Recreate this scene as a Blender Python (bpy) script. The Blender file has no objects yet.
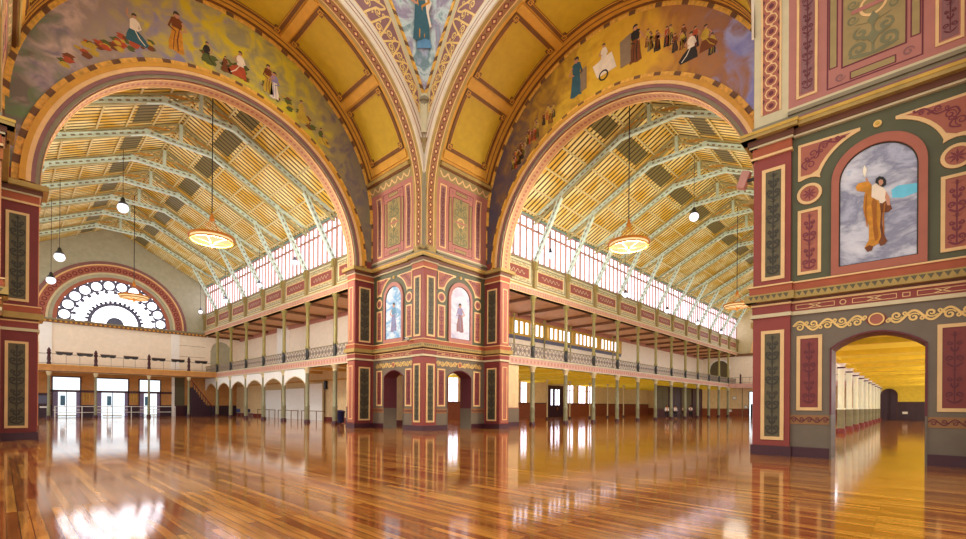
import bpy, math, random
from math import sin, cos, pi, sqrt, radians, atan2
from mathutils import Vector, Matrix
random.seed(7)
C = bpy.context.scene.collection
sc = bpy.context.scene

# ------------------------------------------------------------------ colours and materials
def lin(h):
    h = h.lstrip('#'); o = []
    for i in (0, 2, 4):
        c = int(h[i:i+2], 16) / 255
        o.append(c / 12.92 if c <= .04045 else ((c + .055) / 1.055) ** 2.4)
    return (o[0], o[1], o[2], 1)
def newmat(name):
    m = bpy.data.materials.new(name); m.use_nodes = True
    nt = m.node_tree; nt.nodes.clear()
    out = nt.nodes.new('ShaderNodeOutputMaterial')
    return m, nt, out
def L(nt, a, b): nt.links.new(a, b)
_cache = {}
def paint(name, col, var=.10, rough=.55, scale=2.5, metal=0):
    """plain painted surface with a little procedural unevenness"""
    key = (name, col)
    if key in _cache: return _cache[key]
    m, nt, out = newmat(name)
    b = nt.nodes.new('ShaderNodeBsdfPrincipled'); L(nt, b.outputs[0], out.inputs[0])
    tc = nt.nodes.new('ShaderNodeTexCoord')
    n = nt.nodes.new('ShaderNodeTexNoise'); n.inputs['Scale'].default_value = scale; n.inputs['Detail'].default_value = 4
    L(nt, tc.outputs['Object'], n.inputs['Vector'])
    r = nt.nodes.new('ShaderNodeValToRGB')
    c = lin(col)
    r.color_ramp.elements[0].position = .3; r.color_ramp.elements[1].position = .7
    r.color_ramp.elements[0].color = tuple(x * (1 - var) for x in c[:3]) + (1,)
    r.color_ramp.elements[1].color = tuple(min(1, x * (1 + var)) for x in c[:3]) + (1,)
    L(nt, n.outputs['Fac'], r.inputs[0]); L(nt, r.outputs[0], b.inputs['Base Color'])
    b.inputs['Roughness'].default_value = rough; b.inputs['Metallic'].default_value = metal
    _cache[key] = m
    return m
def glow(name, col, s):
    m, nt, out = newmat(name)
    e = nt.nodes.new('ShaderNodeEmission'); e.inputs[0].default_value = lin(col); e.inputs[1].default_value = s
    L(nt, e.outputs[0], out.inputs[0]); return m
def math_node(nt, op, a, b=None, c=None):
    n = nt.nodes.new('ShaderNodeMath'); n.operation = op
    for i, v in enumerate((a, b, c)):
        if v is None: continue
        if isinstance(v, (int, float)): n.inputs[i].default_value = v
        else: L(nt, v, n.inputs[i])
    return n.outputs[0]
def mixc(nt, f, a, b):
    n = nt.nodes.new('ShaderNodeMix'); n.data_type = 'RGBA'
    for i, v in ((0, f), (6, a), (7, b)):
        if isinstance(v, (int, float)): n.inputs[i].default_value = v
        elif isinstance(v, tuple): n.inputs[i].default_value = v
        else: L(nt, v, n.inputs[i])
    return n.outputs[2]
def floor_mat():
    m, nt, out = newmat('polished_floorboards')
    b = nt.nodes.new('ShaderNodeBsdfPrincipled'); L(nt, b.outputs[0], out.inputs[0])
    tc = nt.nodes.new('ShaderNodeTexCoord')
    mp = nt.nodes.new('ShaderNodeMapping'); mp.inputs['Rotation'].default_value = (0, 0, pi / 2)
    L(nt, tc.outputs['Object'], mp.inputs[0])
    br = nt.nodes.new('ShaderNodeTexBrick')
    br.inputs['Scale'].default_value = 1; br.inputs['Brick Width'].default_value = 3.1; br.inputs['Row Height'].default_value = .12
    br.inputs['Mortar Size'].default_value = .005; br.inputs['Mortar Smooth'].default_value = .3; br.inputs['Bias'].default_value = -.1
    br.offset = .37; br.offset_frequency = 3
    br.inputs['Color1'].default_value = lin('#965220'); br.inputs['Color2'].default_value = lin('#df9d48'); br.inputs['Mortar'].default_value = lin('#3a1808')
    L(nt, mp.outputs[0], br.inputs['Vector'])
    mp2 = nt.nodes.new('ShaderNodeMapping'); mp2.inputs['Scale'].default_value = (9, .7, 1)
    L(nt, tc.outputs['Object'], mp2.inputs[0])
    n = nt.nodes.new('ShaderNodeTexNoise'); n.inputs['Scale'].default_value = 1.3; n.inputs['Detail'].default_value = 6
    L(nt, mp2.outputs[0], n.inputs['Vector'])
    r = nt.nodes.new('ShaderNodeValToRGB'); r.color_ramp.elements[0].position = .3; r.color_ramp.elements[1].position = .75
    r.color_ramp.elements[0].color = (.45, .40, .38, 1); r.color_ramp.elements[1].color = (1.15, 1.1, 1, 1)
    L(nt, n.outputs['Fac'], r.inputs[0])
    mul = nt.nodes.new('ShaderNodeMix'); mul.data_type = 'RGBA'; mul.blend_type = 'MULTIPLY'; mul.inputs[0].default_value = .9
    L(nt, br.outputs['Color'], mul.inputs[6]); L(nt, r.outputs[0], mul.inputs[7])
    L(nt, mul.outputs[2], b.inputs['Base Color'])
    n2 = nt.nodes.new('ShaderNodeTexNoise'); n2.inputs['Scale'].default_value = .9; n2.inputs['Detail'].default_value = 3
    L(nt, tc.outputs['Object'], n2.inputs['Vector'])
    rr = nt.nodes.new('ShaderNodeMapRange'); rr.inputs[3].default_value = .05; rr.inputs[4].default_value = .12
    L(nt, n2.outputs['Fac'], rr.inputs[0]); L(nt, rr.outputs[0], b.inputs['Roughness'])
    bp = nt.nodes.new('ShaderNodeBump'); bp.inputs['Strength'].default_value = .06; bp.inputs['Distance'].default_value = .01
    L(nt, n.outputs['Fac'], bp.inputs['Height']); L(nt, bp.outputs[0], b.inputs['Normal'])
    b.inputs['IOR'].default_value = 1.6
    b.inputs['Specular IOR Level'].default_value = .75
    return m
def roof_mat(axis):
    """yellow lining boards with dark gaps that run down the slope"""
    m, nt, out = newmat('roof_boards')
    b = nt.nodes.new('ShaderNodeBsdfPrincipled'); L(nt, b.outputs[0], out.inputs[0]); b.inputs['Roughness'].default_value = .6
    tc = nt.nodes.new('ShaderNodeTexCoord'); sp = nt.nodes.new('ShaderNodeSeparateXYZ'); L(nt, tc.outputs['Object'], sp.inputs[0])
    f = math_node(nt, 'FRACT', math_node(nt, 'MULTIPLY', sp.outputs[axis], 1 / .4431))
    t = math_node(nt, 'LESS_THAN', f, .34)
    n = nt.nodes.new('ShaderNodeTexNoise'); n.inputs['Scale'].default_value = .55; L(nt, tc.outputs['Object'], n.inputs['Vector'])
    r = nt.nodes.new('ShaderNodeValToRGB'); r.color_ramp.elements[0].position = .38; r.color_ramp.elements[1].position = .62
    r.color_ramp.elements[0].color = lin('#e6bf4c'); r.color_ramp.elements[1].color = lin('#fbeeb0'); L(nt, n.outputs['Fac'], r.inputs[0])
    c = mixc(nt, t, r.outputs[0], lin('#553a12')); L(nt, c, b.inputs['Base Color'])
    return m
def stripes(name, axis, period, frac, c1, c2, rough=.6):
    m, nt, out = newmat(name)
    b = nt.nodes.new('ShaderNodeBsdfPrincipled'); L(nt, b.outputs[0], out.inputs[0]); b.inputs['Roughness'].default_value = rough
    tc = nt.nodes.new('ShaderNodeTexCoord'); sp = nt.nodes.new('ShaderNodeSeparateXYZ'); L(nt, tc.outputs['Object'], sp.inputs[0])
    f = math_node(nt, 'FRACT', math_node(nt, 'MULTIPLY', sp.outputs[axis], 1 / period))
    L(nt, mixc(nt, math_node(nt, 'LESS_THAN', f, frac), lin(c1), lin(c2)), b.inputs['Base Color'])
    return m
def cloud_mat(name, cols, scale=.35, dist=1.2, stretch=(1, 1, 1), rough=.6, seed=0):
    """painted clouds: a distorted noise through a ramp of the picture's colours"""
    m, nt, out = newmat(name)
    b = nt.nodes.new('ShaderNodeBsdfPrincipled'); L(nt, b.outputs[0], out.inputs[0]); b.inputs['Roughness'].default_value = rough
    tc = nt.nodes.new('ShaderNodeTexCoord'); mp = nt.nodes.new('ShaderNodeMapping'); mp.inputs['Scale'].default_value = stretch
    mp.inputs['Location'].default_value = (seed, seed * 1.7, seed * .6)
    L(nt, tc.outputs['Object'], mp.inputs[0])
    n = nt.nodes.new('ShaderNodeTexNoise'); n.inputs['Scale'].default_value = scale; n.inputs['Detail'].default_value = 7
    n.inputs['Distortion'].default_value = dist; n.inputs['Roughness'].default_value = .6
    L(nt, mp.outputs[0], n.inputs['Vector'])
    r = nt.nodes.new('ShaderNodeValToRGB'); cr = r.color_ramp
    k = len(cols)
    for i, c in enumerate(cols):
        p = .27 + .46 * i / (k - 1)
        e = cr.elements[i] if i < 2 else cr.elements.new(p)
        e.position = p; e.color = lin(c)
    L(nt, n.outputs['Fac'], r.inputs[0]); L(nt, r.outputs[0], b.inputs['Base Color'])
    return m
def mural_mat(name, axis, stops, seed):
    """mural ground: colours change along the arch, broken up by painted clouds"""
    m, nt, out = newmat(name)
    b = nt.nodes.new('ShaderNodeBsdfPrincipled'); L(nt, b.outputs[0], out.inputs[0]); b.inputs['Roughness'].default_value = .65
    tc = nt.nodes.new('ShaderNodeTexCoord'); sp = nt.nodes.new('ShaderNodeSeparateXYZ'); L(nt, tc.outputs['Object'], sp.inputs[0])
    mp = nt.nodes.new('ShaderNodeMapping'); mp.inputs['Location'].default_value = (seed, seed, seed); L(nt, tc.outputs['Object'], mp.inputs[0])
    n = nt.nodes.new('ShaderNodeTexNoise'); n.inputs['Scale'].default_value = .55; n.inputs['Detail'].default_value = 7; n.inputs['Distortion'].default_value = 1.6
    L(nt, mp.outputs[0], n.inputs['Vector'])
    pos = math_node(nt, 'MULTIPLY', sp.outputs[axis], -1 / 18.)
    pos = math_node(nt, 'ADD', pos, math_node(nt, 'MULTIPLY', math_node(nt, 'SUBTRACT', n.outputs['Fac'], .5), .42))
    def ramp(cols):
        r = nt.nodes.new('ShaderNodeValToRGB'); cr = r.color_ramp
        for i, (p, c) in enumerate(cols):
            e = cr.elements[i] if i < 2 else cr.elements.new(p)
            e.position = p; e.color = lin(c)
        L(nt, pos, r.inputs[0]); return r.outputs[0]
    n3 = nt.nodes.new('ShaderNodeTexNoise'); n3.inputs['Scale'].default_value = 1.1; n3.inputs['Detail'].default_value = 6; n3.inputs['Distortion'].default_value = .8
    L(nt, mp.outputs[0], n3.inputs['Vector'])
    f = nt.nodes.new('ShaderNodeMapRange'); f.inputs[1].default_value = .4; f.inputs[2].default_value = .62; L(nt, n3.outputs['Fac'], f.inputs[0])
    c = mixc(nt, f.outputs[0], ramp([(s[0], s[1]) for s in stops]), ramp([(s[0], s[2]) for s in stops]))
    L(nt, c, b.inputs['Base Color'])
    return m

RED = paint('brick_red_paint', '#91443a', .06)
REDD = paint('deep_red_paint', '#7c3430', .06)
CREAM = paint('cream_gilt_paint', '#e3bd84', .06)
OLIVE = paint('dark_olive_paint', '#645c42', .08)
DARKO = paint('dark_stencil_paint', '#433d30', .1)
BAYUP = paint('grey_green_paint', '#5d5d42', .06)
BAYLO = paint('grey_brown_paint', '#776a58', .06)
MAROON = paint('maroon_paint', '#87423c', .06)
MAROD = paint('maroon_stencil_paint', '#6b3136', .06)
SALMON = paint('salmon_paint', '#aa6650', .06)
SALMD = paint('wine_stencil_paint', '#7e3a40', .06)
ORANGE = paint('burnt_orange_paint', '#a95937', .08)
GOLDC = paint('gold_cornice_paint', '#ab9050', .12)
GOLDY = paint('bright_gold_paint', '#c8a246', .10)
BASEB = paint('plum_skirting_paint', '#4a2229', .08, .35)
SHADE = paint('cove_shadow_brown', '#6e4430', .1)  # dark brown strips stand in for the shadow under the cornices
GREYM = paint('grey_moulding_paint', '#8d8266', .08)
STONE = paint('warm_stone_paint', '#d8c9b0', .05)
PALEM = paint('pale_stone_paint', '#cdbf98', .06)
OCHRED = paint('ochre_dado_paint', '#9a6f43', .1)
PINK = paint('dusty_pink_paint', '#b27668', .05)
PINKD = paint('plum_line_paint', '#6e3038', .05)
TAN = paint('old_gold_paint', '#a08c5c', .1)
TAND = paint('sage_stencil_paint', '#7d7a58', .1)
MAUVE = paint('mauve_paint', '#8f6461', .08)
YEL = paint('mustard_coffer_paint', '#bf9c26', .06)
BROWN = paint('brown_coffer_frame_paint', '#744a22', .12)
ORNG = paint('amber_rib_paint', '#d09a3a', .08)
GOLDM = paint('gilded_scroll_paint', '#e6c074', .1, .4)
MURGOLD = paint('checked_gold_paint', '#e2ae4c', .25, .5, 5)
MURDARK = paint('umber_paint', '#7a5636', .15)
COLUP = paint('olive_column_paint', '#958a50', .1, .4)
COLLO = paint('sage_column_paint', '#8c8a6c', .12, .4)
BLACKG = paint('dark_green_iron_paint', '#2b2c28', .15, .4)
FASC = paint('pink_fascia_paint', '#cda294', .08)
FASCD = paint('rose_stencil_paint', '#b98474', .08)
PARA = paint('straw_parapet_paint', '#cfc7a4', .10)
PARAR = paint('rust_panel_paint', '#8f4c44', .08)
TRUSS = paint('pale_mint_steel_paint', '#cfe2d4', .08, .45)
TRUSSD = paint('sage_rafter_paint', '#b0a878', .12, .5)
OCHRE = paint('ochre_timber', '#c99a4a', .12)
PURL = paint('cream_purlin_paint', '#dccf9c', .08)
EAVE = paint('teal_eave_paint', '#7f9a8c', .1)
GCEIL = paint('russet_boarding', '#c39468', .12)
GBEAM = paint('umber_beam_paint', '#7a563a', .12)
CREAMW = paint('cream_wall_plaster', '#efe3cf', .04)
WHITEW = paint('white_plaster', '#f0efea', .03)
OLIVW = paint('olive_gable_plaster', '#aeab92', .08)
YELW = paint('amber_wall_plaster', '#e0c698', .08)
ORGW = paint('orange_timber_wall', '#bf8a50', .12)
YELC = paint('yellow_ceiling_paint', '#fbec58', .06)
YELB = paint('yellow_beam_paint', '#efd648', .06)
WAINS = paint('dark_wainscot', '#3a2030', .15, .35)
REDW = paint('red_brown_wainscot', '#8d4d34', .12)
IRONW = paint('white_iron_paint', '#94877c', .08, .4)
MULL = paint('terracotta_mullion_paint', '#b08672', .1)
SKIN = paint('skin', '#c58f70', .05)
BLACK = paint('black_paint', '#1c1a1e', .1, .4)
BRASS = paint('aged_brass', '#c8822e', .15, .4, 3, .3)
WSHIRT = paint('white_cotton', '#e8e6e4', .04)
BLUEP = paint('navy_plastic', '#262b57', .1, .4)
PANE = glow('bright_daylight_glass', '#f2edff', 3.4)
PANED = glow('daylight_door_glass', '#e6f0f6', 1.6)
FANP = glow('daylight_fan_glass', '#f7f5ff', 4.2)
LAMPW = glow('lit_opal_globe', '#fbf6ff', 1.6)
LAMPY = glow('lit_warm_lamp', '#fff0d0', 6)
LEADG = paint('slate_tracery_paint', '#63667c', .1)

# ------------------------------------------------------------------ mesh builder
class MB:
    def __init__(s, M=None):
        s.v = []; s.f = []; s.m = []; s.M = M or (lambda u, v, d: (u, v, d)); s.mats = []
    def mi(s, mat):
        if mat not in s.mats: s.mats.append(mat)
        return s.mats.index(mat)
    def add(s, pts, faces, mat):
        b = len(s.v); s.v += [s.M(*p) for p in pts]
        k = s.mi(mat)
        for f in faces: s.f.append([b + i for i in f]); s.m.append(k)
    def slab(s, u0, u1, v0, v1, d0, d1, mat, nu=1, nv=1, back=False):
        p = []; f = []
        for d in (d1, d0):
            for j in range(nv + 1):
                for i in range(nu + 1):
                    p.append((u0 + (u1 - u0) * i / nu, v0 + (v1 - v0) * j / nv, d))
        o = (nu + 1) * (nv + 1); g = lambda i, j, k=0: k * o + j * (nu + 1) + i
        for j in range(nv):
            for i in range(nu):
                f.append((g(i, j), g(i + 1, j), g(i + 1, j + 1), g(i, j + 1)))
                if back: f.append((g(i, j, 1), g(i, j + 1, 1), g(i + 1, j + 1, 1), g(i + 1, j, 1)))
        for i in range(nu):
            f.append((g(i, 0, 1), g(i + 1, 0, 1), g(i + 1, 0), g(i, 0))); f.append((g(i, nv), g(i + 1, nv), g(i + 1, nv, 1), g(i, nv, 1)))
        for j in range(nv):
            f.append((g(0, j), g(0, j + 1), g(0, j + 1, 1), g(0, j, 1))); f.append((g(nu, j, 1), g(nu, j + 1, 1), g(nu, j + 1), g(nu, j)))
        s.add(p, f, mat); return s
    def box(s, x0, x1, y0, y1, z0, z1, mat): return s.slab(x0, x1, y0, y1, z0, z1, mat, back=True)
    def frame(s, u0, u1, v0, v1, w, d0, d1, mat, nv=1):
        s.slab(u0, u0 + w, v0, v1, d0, d1, mat, 1, nv); s.slab(u1 - w, u1, v0, v1, d0, d1, mat, 1, nv)
        s.slab(u0 + w, u1 - w, v0, v0 + w, d0, d1, mat); s.slab(u0 + w, u1 - w, v1 - w, v1, d0, d1, mat); return s
    def prism(s, pts, d0, d1, mat, back=False):
        n = len(pts); p = [(a, b, d1) for a, b in pts] + [(a, b, d0) for a, b in pts]
        f = [tuple(range(n))] + [(i, i + n, (i + 1) % n + n, (i + 1) % n) for i in range(n)]
        if back: f.append(tuple(range(2 * n - 1, n - 1, -1)))
        s.add(p, f, mat); return s
    def disc(s, u, v, ru, rv, d0, d1, mat, n=20):
        return s.prism([(u + ru * cos(2 * pi * i / n), v + rv * sin(2 * pi * i / n)) for i in range(n)], d0, d1, mat)
    def ring(s, u, v, r0, r1, d0, d1, mat, n=24, a0=0, a1=2 * pi, ky=1):
        p = []; f = []
        for i in range(n + 1):
            a = a0 + (a1 - a0) * i / n
            for r, d in ((r0, d0), (r0, d1), (r1, d1), (r1, d0)): p.append((u + r * cos(a), v + ky * r * sin(a), d))
        for i in range(n):
            for k in range(3): f.append((4 * i + k, 4 * i + 4 + k, 4 * i + 5 + k, 4 * i + 1 + k))
        f.append((0, 1, 2, 3)); f.append((4 * n, 4 * n + 1, 4 * n + 2, 4 * n + 3))
        s.add(p, f, mat); return s
    def ribbon(s, pts, w, d, mat, taper=True):
        n = len(pts)
        if n < 2: return s
        p = []; f = []
        for i, (a, b) in enumerate(pts):
            q0 = pts[max(0, i - 1)]; q1 = pts[min(n - 1, i + 1)]
            tx, ty = q1[0] - q0[0], q1[1] - q0[1]; l = sqrt(tx * tx + ty * ty) or 1
            k = w * .5 * ((.35 + .65 * sin(pi * (i + .6) / (n + .2))) if taper else 1)
            p.append((a - ty / l * k, b + tx / l * k, d)); p.append((a + ty / l * k, b - tx / l * k, d))
        for i in range(n - 1): f.append((2 * i, 2 * i + 1, 2 * i + 3, 2 * i + 2))
        s.add(p, f, mat); return s
    def beam(s, a, b, w, h, mat, up=(0, 0, 1)):
        a = Vector(a); b = Vector(b); t = (b - a).normalized(); up = Vector(up)
        x = t.cross(up)
        if x.length < 1e-4: x = t.cross(Vector((1, 0, 0)))
        x.normalize(); y = x.cross(t); p = []
        for q in (a, b):
            for i, j in ((-1, -1), (1, -1), (1, 1), (-1, 1)): p.append(tuple(q + x * w / 2 * i + y * h / 2 * j))
        s.add(p, [(0, 1, 2, 3), (7, 6, 5, 4), (0, 4, 5, 1), (1, 5, 6, 2), (2, 6, 7, 3), (3, 7, 4, 0)], mat); return s
    def tube(s, pts, r, mat, n=8, closed=False):
        P = [Vector(q) for q in pts]; N = len(P); p = []; f = []
        for i in range(N):
            t = (P[(i + 1) % N] - P[i - 1]) if closed else (P[min(N - 1, i + 1)] - P[max(0, i - 1)])
            t.normalize(); x = t.cross(Vector((0, 0, 1)))
            if x.length < 1e-3: x = Vector((1, 0, 0))
            x.normalize(); y = x.cross(t); rr = r[i] if isinstance(r, (list, tuple)) else r
            for k in range(n):
                a = 2 * pi * k / n; p.append(tuple(P[i] + x * rr * cos(a) + y * rr * sin(a)))
        for i in range(N if closed else N - 1):
            for k in range(n):
                j = (i + 1) % N; f.append((i * n + k, i * n + (k + 1) % n, j * n + (k + 1) % n, j * n + k))
        if not closed: f.append(tuple(range(n))); f.append(tuple((N - 1) * n + k for k in range(n)))
        s.add(p, f, mat); return s
    def lathe(s, c, prof, mat, n=14):
        p = []; f = []
        for r, z in prof:
            for k in range(n): a = 2 * pi * k / n; p.append((c[0] + r * cos(a), c[1] + r * sin(a), c[2] + z))
        for i in range(len(prof) - 1):
            for k in range(n): f.append((i * n + k, i * n + (k + 1) % n, (i + 1) * n + (k + 1) % n, (i + 1) * n + k))
        f.append(tuple(range(n))); f.append(tuple((len(prof) - 1) * n + k for k in range(n)))
        s.add(p, f, mat); return s
    def obj(s, name, parent=None, smooth=False):
        me = bpy.data.meshes.new(name)  # added fill lights without fixtures, out of view, to brighten the near aisle
        me.from_pydata(s.v, [], s.f)
        for m in s.mats: me.materials.append(m)
        me.polygons.foreach_set('material_index', s.m)
        if smooth:
            me.polygons.foreach_set('use_smooth', [True] * len(s.f))
        me.update(); me.validate()
        o = bpy.data.objects.new(name, me); C.objects.link(o)
        if parent is not None: o.parent = parent
        if smooth:
            try: me.set_sharp_from_angle(angle=radians(50))
            except Exception: pass
        return o

ORD = ['first', 'second', 'third', 'fourth', 'fifth', 'sixth', 'seventh', 'eighth', 'ninth', 'tenth', 'eleventh', 'twelfth', 'thirteenth', 'fourteenth']
def tag(o, label, cat, group=None, kind=None):
    o['label'] = label
    if cat: o['category'] = cat
    if group: o['group'] = group
    if kind: o['kind'] = kind
    return o
def struct(o, label=None, cat=None):
    o['kind'] = 'structure'
    if label: o['label'] = label
    if cat: o['category'] = cat
    return o
def empty(name, loc=(0, 0, 0), rz=0):
    o = bpy.data.objects.new(name, None); C.objects.link(o); o.location = loc; o.rotation_euler = (0, 0, rz)
    o.empty_display_size = .2
    return o
def thing(name, label, cat, loc=(0, 0, 0), rz=0, group=None): return tag(empty(name, loc, rz), label, cat, group)
def dup(root, loc, rz=0, label=None, group=None):
    r = root.copy(); C.objects.link(r); r.location = loc; r.rotation_euler = (0, 0, rz)
    if label: r['label'] = label
    if group: r['group'] = group
    for ch in list(root.children):
        c = ch.copy(); C.objects.link(c); c.parent = r
        for g in list(ch.children):
            d = g.copy(); C.objects.link(d); d.parent = c
    return r

# ------------------------------------------------------------------ painted ornament
def spiral(cx, cy, r0, r1, a0, turns, dirn=1, n=18):
    return [(cx + (r0 + (r1 - r0) * i / n) * cos(a0 + dirn * turns * 2 * pi * i / n), cy + (r0 + (r1 - r0) * i / n) * sin(a0 + dirn * turns * 2 * pi * i / n)) for i in range(n + 1)]
def candelabra(mb, u0, u1, v0, v1, d, mat, unit=None, k=1.0):
    """upright scroll ornament: stem, paired spirals, leaves and lozenges"""
    w = u1 - u0; h = v1 - v0; c = (u0 + u1) / 2
    n = max(1, round(h / (unit or w * 1.9))); uh = h / n; t = w * .125 * k
    mb.ribbon([(c, v0 + h * .02), (c, v1 - h * .02)], t * .7, d, mat, False)
    for i in range(n):
        b = v0 + i * uh
        for s in (-1, 1):
            r = min(w * .21, uh * .2)
            mb.ribbon(spiral(c + s * w * .25, b + uh * .26, r * 1.1, r * .2, -pi / 2, 1.3, s), t, d + .002 + (.001 if s > 0 else 0), mat)
            mb.ribbon([(c, b + uh * .02), (c + s * w * .2, b + uh * .06), (c + s * w * .42, b + uh * .13)], t * 1.1, d + .006 + (.001 if s > 0 else 0), mat)
            mb.ribbon([(c, b + uh * .44), (c + s * w * .16, b + uh * .5), (c + s * w * .2, b + uh * .58)], t * 1.1, d + .006 + (.001 if s > 0 else 0), mat)
            r2 = r * .8
            mb.ribbon(spiral(c + s * w * .22, b + uh * .68, r2, r2 * .2, pi / 2, 1.2, -s), t * .9, d + .004 + (.001 if s > 0 else 0), mat)
            mb.prism([(c, b + uh * .44), (c + s * w * .3, b + uh * .52), (c + s * w * .12, b + uh * .47)][::s], d, d + .0085 + .0004 * i, mat)
            mb.prism([(c, b + uh * .86), (c + s * w * .32, b + uh * .97), (c + s * w * .14, b + uh * .9)][::s], d, d + .0085 + .0004 * i, mat)
        q = w * .17
        mb.prism([(c, b + uh * .47 - q), (c + q * .7, b + uh * .47), (c, b + uh * .47 + q), (c - q * .7, b + uh * .47)], d, d + .0085 + .0004 * i, mat)
        mb.prism([(c, b + uh * .95 - q), (c + q * .6, b + uh * .95), (c, b + uh * .95 + q), (c - q * .6, b + uh * .95)], d, d + .0085 + .0004 * i, mat)
def rinceau(mb, path, amp, d, mat, w, step):
    """running scroll along a path of (u, v): a wave with a spiral in each bend"""
    seg = []; tot = 0
    for a, b in zip(path, path[1:]):
        l = sqrt((b[0] - a[0]) ** 2 + (b[1] - a[1]) ** 2); seg.append((tot, l, a, b)); tot += l
    def at(t):
        for s0, l, a, b in seg:
            if t <= s0 + l or (s0, l, a, b) == seg[-1]:
                k = (t - s0) / l; return a[0] + (b[0] - a[0]) * k, a[1] + (b[1] - a[1]) * k, (b[0] - a[0]) / l, (b[1] - a[1]) / l
    A = amp if callable(amp) else (lambda t: amp)
    n = max(1, round(tot / step)); st = tot / n
    wave = []
    for i in range(n * 10 + 1):
        t = tot * i / (n * 10); x, y, tx, ty = at(t); o = A(t / tot) * .75 * sin(pi * t / st)
        wave.append((x - ty * o, y + tx * o))
    mb.ribbon(wave, w, d, mat, False)
    for i in range(n):
        t = st * (i + .5); x, y, tx, ty = at(t); s = 1 if i % 2 == 0 else -1; a = A(t / tot); r = min(a * .62, st * .42); th = atan2(ty, tx)
        cx, cy = x + ty * s * a * .22, y - tx * s * a * .22
        mb.ribbon(spiral(cx, cy, r, r * .18, th + pi * .9 * s, 1.45, -s), w * .9, d + .002 + .001 * (i % 2), mat)
        q = r * .8
        if w > .04: mb.ribbon(spiral(x + tx * st * .5 - ty * s * a * .45, y + ty * st * .5 + tx * s * a * .45, r * .5, r * .1, th + pi * 1.1 * s, 1.2, s, 12), w * .7, d + .0045 + .001 * (i % 2), mat)
        mb.prism([(x + tx * st * .42, y + ty * st * .42), (x + tx * st * .3 - ty * s * q, y + ty * st * .3 + tx * s * q), (x + tx * st * .18, y + ty * st * .18)], d, d + .007 + .0006 * (i % 2), mat)

# ------------------------------------------------------------------ dimensions
D = 5.65          # depth of the crossing arms
ZC = 14.4; RV = 9.0; ZS = 11.25   # barrel vault centre height, radius, foot
H1 = ZC - ZS
OP1, OP0 = 1.34, 1.14   # how far the inner arch wall stands in at either side
ACX = -9.1; ACZ = 11.1; AR = 7.72
G = .67; S0 = 12.0; BAY = 4.874

def J1L(u, v, d): return (-d, u, v)
def J1R(u, v, d): return (u, -d, v)
def J2(u, v, d): return (-d, -18 - u, v)
def J0(u, v, d): return (-18 - u, -d, v)
def J2b(u, v, d): return (u, -18 + d, v)
def J0b(u, v, d): return (-18 + d, u, v)

# ------------------------------------------------------------------ floor
fl = MB().box(-34, 80, -40, 62, -.3, 0, floor_mat()).obj('floor')
struct(fl, 'glossy polished timber floorboards of the hall', 'floor')

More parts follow.
